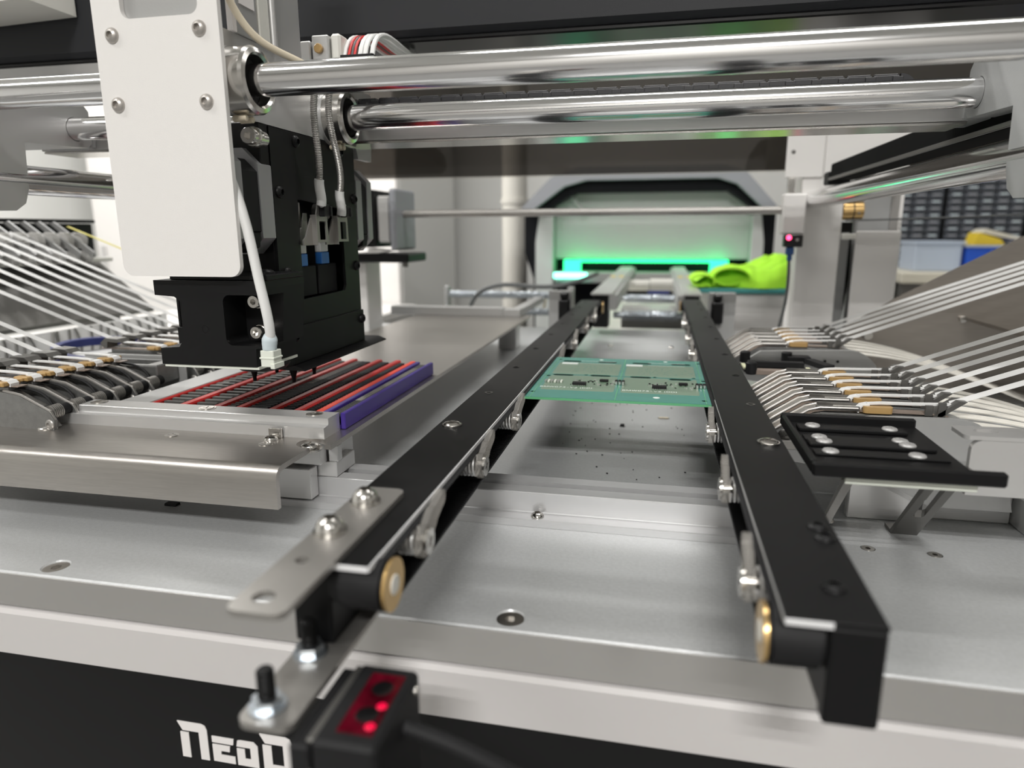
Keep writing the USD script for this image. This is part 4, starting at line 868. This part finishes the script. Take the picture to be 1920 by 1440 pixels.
# ================================================================== TAPE FEEDERS, RIGHT BANKS
def ordinal(k): return ['nearest', 'second', 'third', 'fourth', 'fifth', 'sixth', 'seventh', 'eighth', 'ninth', 'tenth', 'eleventh', 'twelfth', 'thirteenth', 'fourteenth', 'fifteenth', 'sixteenth', 'seventeenth', 'eighteenth', 'nineteenth', 'twentieth'][k]
def arc(cx_, cz, r, a0, a1, n=8): return [(cx_ + r * math.cos(a), cz + r * math.sin(a)) for a in np.linspace(math.radians(a0), math.radians(a1), n)]
def right_feeder(y, label):
    t = thing('tape_feeder', label, 'tape feeder', (130, y, -126), group='')
    prof = [(70, -126), (70, -116), (92, -103), (112, -101)] + arc(154, -133, 33, 95, 8, 12) + [(188, -140), (150, -140), (120, -130)]
    t.part('body', poly(prof, 'y', y + 6, y + 9), 'greyalu', smooth=False, label='grey side plate with a rounded end')
    t.part('track', cat(box(92, 156, y - 6, y + 5.5, -103.5, -100.4, .4), poly([(66, -118), (70, -118), (95, -103.5), (92, -100.6), (88, -101.5), (66, -114)], 'y', y - 6, y + 5.5)), 'feeder')
    t.part('tape', ribbon([(68, y - .5, -112.6), (78, y - .5, -107), (89, y - .5, -100.4), (95, y - .5, -99.3), (112, y - .5, -99.0), (150, y - .5, -99.2), (158, y - .5, -100)], Y, 8, .5), 'tape', smooth=False, label='brown carrier tape')
    for yy in (y - 5.2, y + 4.4):
        t.part('nose_rail', tube([(66, yy, -113.2), (86, yy, -99.4), (92, yy, -97.6), (112, yy, -97.4)], .75, 8), 'bracket', label='bright nose wire')
    t.part('nose_window', ribbon([(67, y - .4, -112), (86, y - .4, -99.0), (92, y - .4, -97.8)], Y, 8.6, .4), 'clear', smooth=False, label='clear nose window')
    t.part('tape_guide', cat(box(90, 113, y - 4.8, y - 3.2, -99.2, -96.6, .2), box(92, 116, y + 2.6, y + 4.0, -99, -96.2, .2)), 'darksteel')
    t.part('tape_guide', box(100, 116, y - 2.5, y + 1.5, -98.8, -97.4, .3), 'paper')
    t.part('press_block', poly(rrect(114.5, 129.5, y - 7.2, y + 2, 2), 'z', -99.4, -95.8), 'amber', label='amber peel block')
    t.part('film_loop', ribbon([(118, y - 1, -95.2), (114.2, y - 1, -96.2), (112.6, y - 1, -98), (112.4, y - 1, -100)], Y, 6.5, .8), 'cable', label='white film turned round the block')
    t.part('peeled_film', ribbon([(117, y - 1.6, -95.0), (124, y - 1.6, -94.4), (140, y - 1.6, -94.2), (160, y - 1.6, -93.6)], Y, 3.4, 1.0), 'cable', smooth=False)
    t.part('tail_guide', cat(poly([(150, -100), (154, -100), (166, -91), (162, -91)], 'y', y - 6, y + 5), box(152, 156, y - 6, y - 4.5, -100, -92, .2), box(146, 150, y - 5, y - 3.5, -100, -94, .2)), 'darksteel', smooth=False)
    t.part('cover_film', ribbon([(159, y - 1.2, -93.2), (164, y - 1.2, -91.4), (250, y - 1.2, -58), (478, y - 1.2, 28)], (-.28, .55, .80), 2.9, .35), 'film', smooth=False, label='thin translucent cover film going up to the right')
    sag = 10 + (y * 7 % 13)
    t.part('paper_tape', ribbon(spline([(150, y, -103.9 + .4), (168, y, -104.5), (205, y + 1, -107 - sag * .15), (262, y + 2, -117 - sag * .6), (330, y + 3, -146 - sag * .3), (365, y + 3, -159)], 24), (0, 1, .12), 7.6, .7), 'paper', smooth=False, label='white paper tape')
    return t
rf = None
for k in range(6):
    y = 407 + 20 * k
    lab = f'right hand tape feeder of the front bank, {ordinal(k)} from the black dump tray' if k else 'right hand tape feeder of the front bank, just behind the black dump tray'
    if rf is None: rf = right_feeder(y, lab); tagp(rf.prim, group='tape feeders on the right')
    else: dup(rf, (130, y, -126), lab)
for k in range(5):
    dup(rf, (130, 636 + 21 * k, -126), f'right hand tape feeder of the rear bank, {ordinal(k)} from the circuit board with white lights' if k else 'right hand tape feeder of the rear bank, just behind the circuit board with white lights')
t = thing('feeder_end_plate', 'large grey end plate with a rounded corner in front of the front right feeders', 'end plate', (125, 393, -126))
t.part('plate', poly([(72, -126), (72, -108), (90, -103.5), (117, -99)] + [(150, -98.4)] + arc(158, -124, 25.6, 92, 10, 12) + [(190, -148), (150, -148), (120, -132)], 'y', 390, 394), 'greyalu', smooth=False)
t.part('screw', screw('pan', (71, 384, -110), (-.2, -.97, .1), 3.4, 1.4), 'darksteel'); t.part('clip', box(66, 78, 380, 389.8, -117, -112, .4), 'bracket')
t = thing('feeder_end_plate', 'grey end plate with a rounded corner in front of the rear right feeders', 'end plate', (125, 612, -126))
t.part('plate', poly([(72, -126), (72, -112), (88, -101)] + [(150, -98.6)] + arc(158, -124, 25.6, 92, 10, 12) + [(190, -148), (150, -148), (120, -132)], 'y', 610, 614), 'greyalu', smooth=False)
for x0, y0 in ((150, 609.8), (140, 609.8)): t.part('hole', cyl((x0, y0, -108), (x0, y0 - .3, -108), 1.2, 12), 'chip')
t = thing('light_board', 'narrow circuit board with a row of white lights between the two right feeder banks', 'circuit board', (92, 570, -106))
t.part('board', box(68, 116, 548, 578, -107.5, -106, .2), 'chip'); t.part('black_bar', box(72, 114, 560, 566, -105.9, -101, .4), 'blackmatt'); t.part('front_strip', box(70, 112, 538, 547, -107.5, -104, .3), 'tape')
for k in range(7): t.part('light', box(72 + k * 6.2, 75.4 + k * 6.2, 569, 572, -105.9, -104.2, .2), 'led', label='small white light')
for k in range(4): t.part('light', box(67.5, 70.5, 551 + k * 4.8, 554 + k * 4.8, -105.9, -104.2, .2), 'led')
t.part('light', box(114, 117, 549, 556, -105.9, -103.8, .2), 'led')
for x0, y0 in ((73, 590), (106, 592), (72, 540)): t.part('black_knob', cat(cyl((x0, y0, -107.4), (x0, y0, -98), 4.2, 20, .8)), 'blackmatt')
t.part('black_arm', cat(box(106, 124, 586, 597, -106, -101, .6), poly([(118, 586), (126, 586), (136, 560), (128, 556)], 'z', -106, -102)), 'blackmatt')
t = thing('mounting_block', 'grey mounting block on the deck carrying the right tape feeders', 'mounting block', (240, 550, DK))
t.part('bar', box(196, 250, 380, 744, DK + .1, -141, 1), 'greyalu'); t.part('bar', box(150, 195.8, 402, 744, DK + .1, -140.2, 1), 'greyalu')
t = thing('corner_bracket', 'grey folded bracket with two slotted holes at the right edge', 'bracket', (200, 350, -141))
pb = Polygon([(141, -118.5), (141, -97)] + arc(145.5, -97, 4.5, 180, 90, 6) + [(300, -92.5), (300, -118.5)])
t.part('front', poly(pb, 'y', 331, 334), 'satin'); top_ = rrect(138, 300, 331.2, 349, 3)
for xx in (150, 170): top_ = top_.difference(slot(xx - 5, xx + 5, 341, 6))
t.part('top', poly(top_, 'z', -92.4, -90.5), 'satin'); t.part('riser', box(200, 300, 336, 348, DK + .1, -92.6, .5), 'greyalu')
for xx in (150, 170): t.part('screw', screw('flat', (xx, 341, -93.4), Z, 2.8, 1.2), 'steel')

# black dump tray on its bent legs
t = thing('dump_tray', 'black slotted tray with eight bright screws, right of the right rail', 'tray', (100, 335, DK))
t.part('floor', box(67, 131.5, 296, 374, -100.5, -98.6, .3), 'black')
t.part('front_wall', box(66.5, 139.5, 292, 295.9, -101, -95.0, .8), 'black'); t.part('left_wall', box(66.4, 69, 296, 370.9, -101, -94.8, .8), 'black'); t.part('rear_wall', box(66.4, 131.5, 371, 374.6, -101, -94.5, .8), 'black')
for k, (yy, x1_, zz) in enumerate(((357, 122, -96.6), (341, 124, -97.8), (331, 126, -96.8), (318, 127, -97.6))):
    t.part('slat', box(72, x1_, yy - 4.2, yy + 4.2, -98.5, zz, .4), 'black', label='raised black slat')
    for xx in (79, 114.8): t.part('screw', cat(screw('pan', (xx, yy, zz + .02), Z, 3.6, 1.4, .2)), 'satin', label='bright pan head screw')
t.part('under_strip', box(80.5, 131, 296.5, 330, -105.0, -101.1, .3), 'fr4', label='pale strip under the tray')
t.part('block', box(110, 146, 395, 401, DK + .1, -133, .6), 'satin', label='pale grey block')
legp = Polygon([(376, -160), (388, -160), (388, -158.4), (378.5, -158.4), (330, -108.8), (318, -108.8), (318, -110)])
for x0, w_ in ((137, 2), (96, 1.6)):
    pl_ = sub(box(0, 12 if x0 > 100 else 2.0, 0, 1, 0, 1, 0)) if False else None
lg = poly(Polygon([(318, -105.1), (331, -105.1), (379, -158.2), (388, -158.2), (388, -159.9), (377.5, -159.9), (328, -107), (318, -107)]), 'x', 128, 141)
t.part('leg', sub(lg, cyl((134, 330, -150), (134, 366, -112), 2.4, 20), box(132, 137, 338, 362, -150, -100, 1)), 'darksteel', label='dark bent leg with a slot')
t.part('leg', poly(Polygon([(318, -105.1), (331, -105.1), (379, -158.2), (388, -158.2), (388, -159.9), (377.5, -159.9), (328, -107), (318, -107)]), 'x', 92, 96), 'bracket', label='narrow bent leg')
for x0 in (97.5, 134.5): t.part('leg_screw', screw('button', (x0, 383.5, -158.1), Z, 3.4, 2.2), 'steel')

# brushed sheet that guides the tapes on the right
t = thing('reel_guard', 'large brown brushed metal sheet sloping up behind the right tapes', 'metal sheet', (300, 748, DK))
t.part('sheet', poly([(176, -104), (231, -67), (282, -37), (336.5, -6.3), (350, 0), (480, 6), (480, -159.8), (176, -159.8)], 'y', 748, 750), 'guard', label='brushed sheet')
t.part('stud', cat(cyl((209, 747.8, -104), (209, 741, -104), 4.5, 20, .6)), 'steel'); t.part('stud', cyl((294, 747.8, -86), (294, 744, -86), 3.4, 16, .6), 'steel')
t.part('shelf', poly([(296, -84), (480, -140), (480, -143), (296, -87)], 'y', 560, 747.5), 'guard')
t = thing('film_collector', 'grey bar collecting the cover films at the far right', 'bar', (490, 560, -40))
t.part('bar', box(478, 500, 380, 760, 20, 40, 2), 'greyalu'); t.part('stand', box(482, 496, 770, 784, DK + .1, 39, 1), 'greyalu'); t.part('arm', box(482, 496, 760.2, 770, 20, 39, 1), 'greyalu')

# ================================================================== TAPE FEEDERS, LEFT BANK
def left_feeder(y, label):
    t = thing('tape_feeder', label, 'tape feeder', (-400, y, -122), group='')
    arm = [(-360, -119), (-358.5, -112), (-361, -107), (-382, -97.5), (-395, -95.5), (-440, -95.5), (-452, -104), (-440, -122), (-385, -122)]
    t.part('body', poly(arm, 'y', y - 6, y - 3.6), 'feeder', smooth=False, label='dark grey cast arm')
    t.part('body_edge', tube([(-359.2, y - 4.8, -112), (-361.5, y - 4.8, -106.4), (-382, y - 4.8, -96.9), (-394, y - 4.8, -94.9)], .9, 8), 'bracket')
    t.part('second_arm', poly([(-364, -118), (-372, -105), (-392, -96), (-440, -96), (-440, -118)], 'y', y - 3, y + 4), 'darksteel', smooth=False)
    t.part('spring_leaf', tube(spline([(-369, y + 4.4, -105), (-375, y + 4.4, -98.5), (-384, y + 4.4, -95.6), (-396, y + 4.4, -94.8)], 14), .9, 6), 'blackmatt')
    r_ = t.part('spring_roller', cat(cyl((-364.5, y - 3.4, -108), (-364.5, y + 4.6, -108), 3.0, 20), *[ring((-364.5, y - 3.2 + q * 1.3, -108), Y, 2.9, 4.4, .85, 24) for q in range(6)]), 'bracket', label='ribbed spring roller')
    r_.part('roller_core', cyl((-364.5, y + 5, -108), (-364.5, y + 10.6, -108), 3.6, 20, .3), 'blackmatt')
    t.part('pivot_screw', screw('button', (-362.2, y - 6.0, -114.5), (0, -1, 0), 3.2, 1.2), 'bracket')
    t.part('tape_track', box(-440, -393, y - 2.5, y + 4.6, -95.9, -93.2, .3), 'feeder')
    t.part('tape', box(-450, -386, y - 2, y + 5, -93.1, -92.6, 0), 'tape', label='brown carrier tape')
    t.part('press_block', cat(box(-403.5, -392.5, y - 6, y + 6.5, -92.5, -89.6, .5), box(-401, -395, y - 7.5, y - 5, -92.3, -90.2, .4)), 'amber', label='amber peel block')
    t.part('film_loop', ribbon([(-397, y + .5, -89), (-392.6, y + .5, -89.5), (-391, y + .5, -91), (-391.4, y + .5, -93)], Y, 6, .8), 'cable', label='white film turned round the block')
    t.part('peeled_film', ribbon([(-396, y + .5, -88.8), (-410, y + .5, -88.0), (-434, y + .5, -87.4)], Y, 4.2, .8), 'cable', smooth=False)
    t.part('tail_guide', poly([(-444, -92), (-447, -88), (-442, -83.8), (-431, -84.4), (-428, -87), (-432, -87.4), (-440, -86.6), (-441, -92)], 'y', y - 5.5, y + 6), 'darksteel', smooth=False)
    t.part('cover_film', ribbon([(-436, y + .5, -86.3), (-440, y + .5, -84.9), (-560, y + .5, -42.5), (-680, y + .5, 1.5)], (.25, .6, .76), 2.9, .35), 'film', smooth=False, label='thin translucent cover film going up to the left')
    return t
lf = None
lys = [325 + 17 * k for k in range(7)] + [478 + 20 * k for k in range(8)]
for k, y in enumerate(lys):
    lab = f'left hand tape feeder with a ribbed roller, {ordinal(k)} from the camera' if k < 7 else f'left hand tape feeder beyond the empty slot, {ordinal(k - 7)} from the slot'
    if k == 0: lab = 'left hand tape feeder with a ribbed roller, nearest the camera beside the end of the aluminium bar'
    if lf is None: lf = left_feeder(y, lab); tagp(lf.prim, group='tape feeders on the left')
    else: dup(lf, (-400, y, -122), lab)
t = thing('feeder_slot', 'empty grey feeder slot frame among the left tape feeders', 'slot frame', (-405, 452, -122))
t.part('frame', sub(box(-450, -366, 436, 460, -112, -97, 1), box(-444, -376, 440, 456, -108, -90, 1)), 'feeder')
t.part('side', box(-452, -360, 460.3, 462, -120, -94, .5), 'greyalu')
t = thing('mounting_block', 'dark mounting block under the left tape feeders', 'mounting block', (-420, 500, DK))
t.part('bar', box(-455, -386, 374, 700, DK + .1, -122.1, 1), 'darksteel')
# film pullers with white knurled wheels
def knurl(r, n, h):
    P = []
    for k in range(n * 2):
        a = k * math.pi / n; rr = r if k % 2 else r - 1.3
        P.append((rr * math.cos(a), rr * math.sin(a)))
    return Polygon(P)
t = thing('film_housing', 'dark grey housing carrying the row of film wheels at the left', 'housing', (-740, 540, DK))
t.part('wall', box(-748, -726, 290, 780, -99, 12, 1), 'chip'); t.part('top_bar', box(-752, -720, 290, 780, 13, 17, .8), 'blackgloss', label='thin black top bar')
t.part('lower_panel', poly([(-745, -36), (-722, -36), (-648, -96), (-648, -100), (-745, -100)], 'y', 290, 780), 'darksteel', label='sloping dark metal panel')
t.part('pad', box(-718, -700, 290, 780, -35.8, -30, 1), 'cream'); t.part('stand', box(-740, -700, 290, 320, DK + .1, -100.1, 1), 'darksteel'); t.part('stand', box(-740, -700, 750, 780, DK + .1, -100.1, 1), 'darksteel')
t.part('yellow_band', ribbon([(-436, 700, -84), (-560, 700, -38), (-685, 700, 8)], Y, 4, .5), 'yellowfilm', smooth=False, label='yellow film')
for y in lys + [638 + 20 * k for k in range(5)]:
    w = t.part('film_wheel', poly(affinity.translate(knurl(9.6, 20, 8), -690, -8), 'y', y - 4.6, y + 4.6), 'wheelwhite', smooth=False, label='white knurled wheel')
    w.part('hub', cyl((-690, y - 7.4, -8), (-690, y + 8.5, -8), 4, 18), 'greyalu')
    w.part('lower_wheel', cyl((-683, y - 4.5, -27.5), (-683, y + 4.5, -27.5), 7, 22), 'wheelwhite')
    w.part('wheel_arm', poly([(-722, 12), (-715, 14), (-663, -22), (-668, -28)], 'y', y - 7.6, y - 5.6), 'greyalu', smooth=False, label='diagonal grey arm')
t = thing('spoked_reel_rack', 'white rack with dark curved spokes low behind the left feeders', 'reel rack', (-640, 545, DK))
t.part('back', box(-640, -637, 372, 790, -134, -103, .3), 'reel', label='white back strip'); t.part('foot', box(-644, -636, 372, 790, DK + .1, -134.1, .5), 'darksteel')
ra = np.random.default_rng(3)
for k in range(30):
    y = 386 + k * 13.5 + float(ra.uniform(-4, 4)); d = float(ra.uniform(-9, 9))
    t.part('spoke', tube(spline([(-635.5, y, -134), (-635, y + d * .3 + 1.5, -120), (-635.5, y + d, -103.5)], 8), 1.2, 6), 'darksteel', label='dark curved spoke')
t = thing('navy_reel', 'navy blue reel lying among the left feeders', 'reel', (-520, 560, DK))
t.part('rim', lathe([(50, 0), (56, 0), (56, 8), (50, 8), (50, 0)], (-540, 590, -121), (.1, 0, 1), 48), 'navy'); t.part('disc', cyl((-540, 590, DK + .1), (-540, 590, -121), 50, 40), 'greyalu')
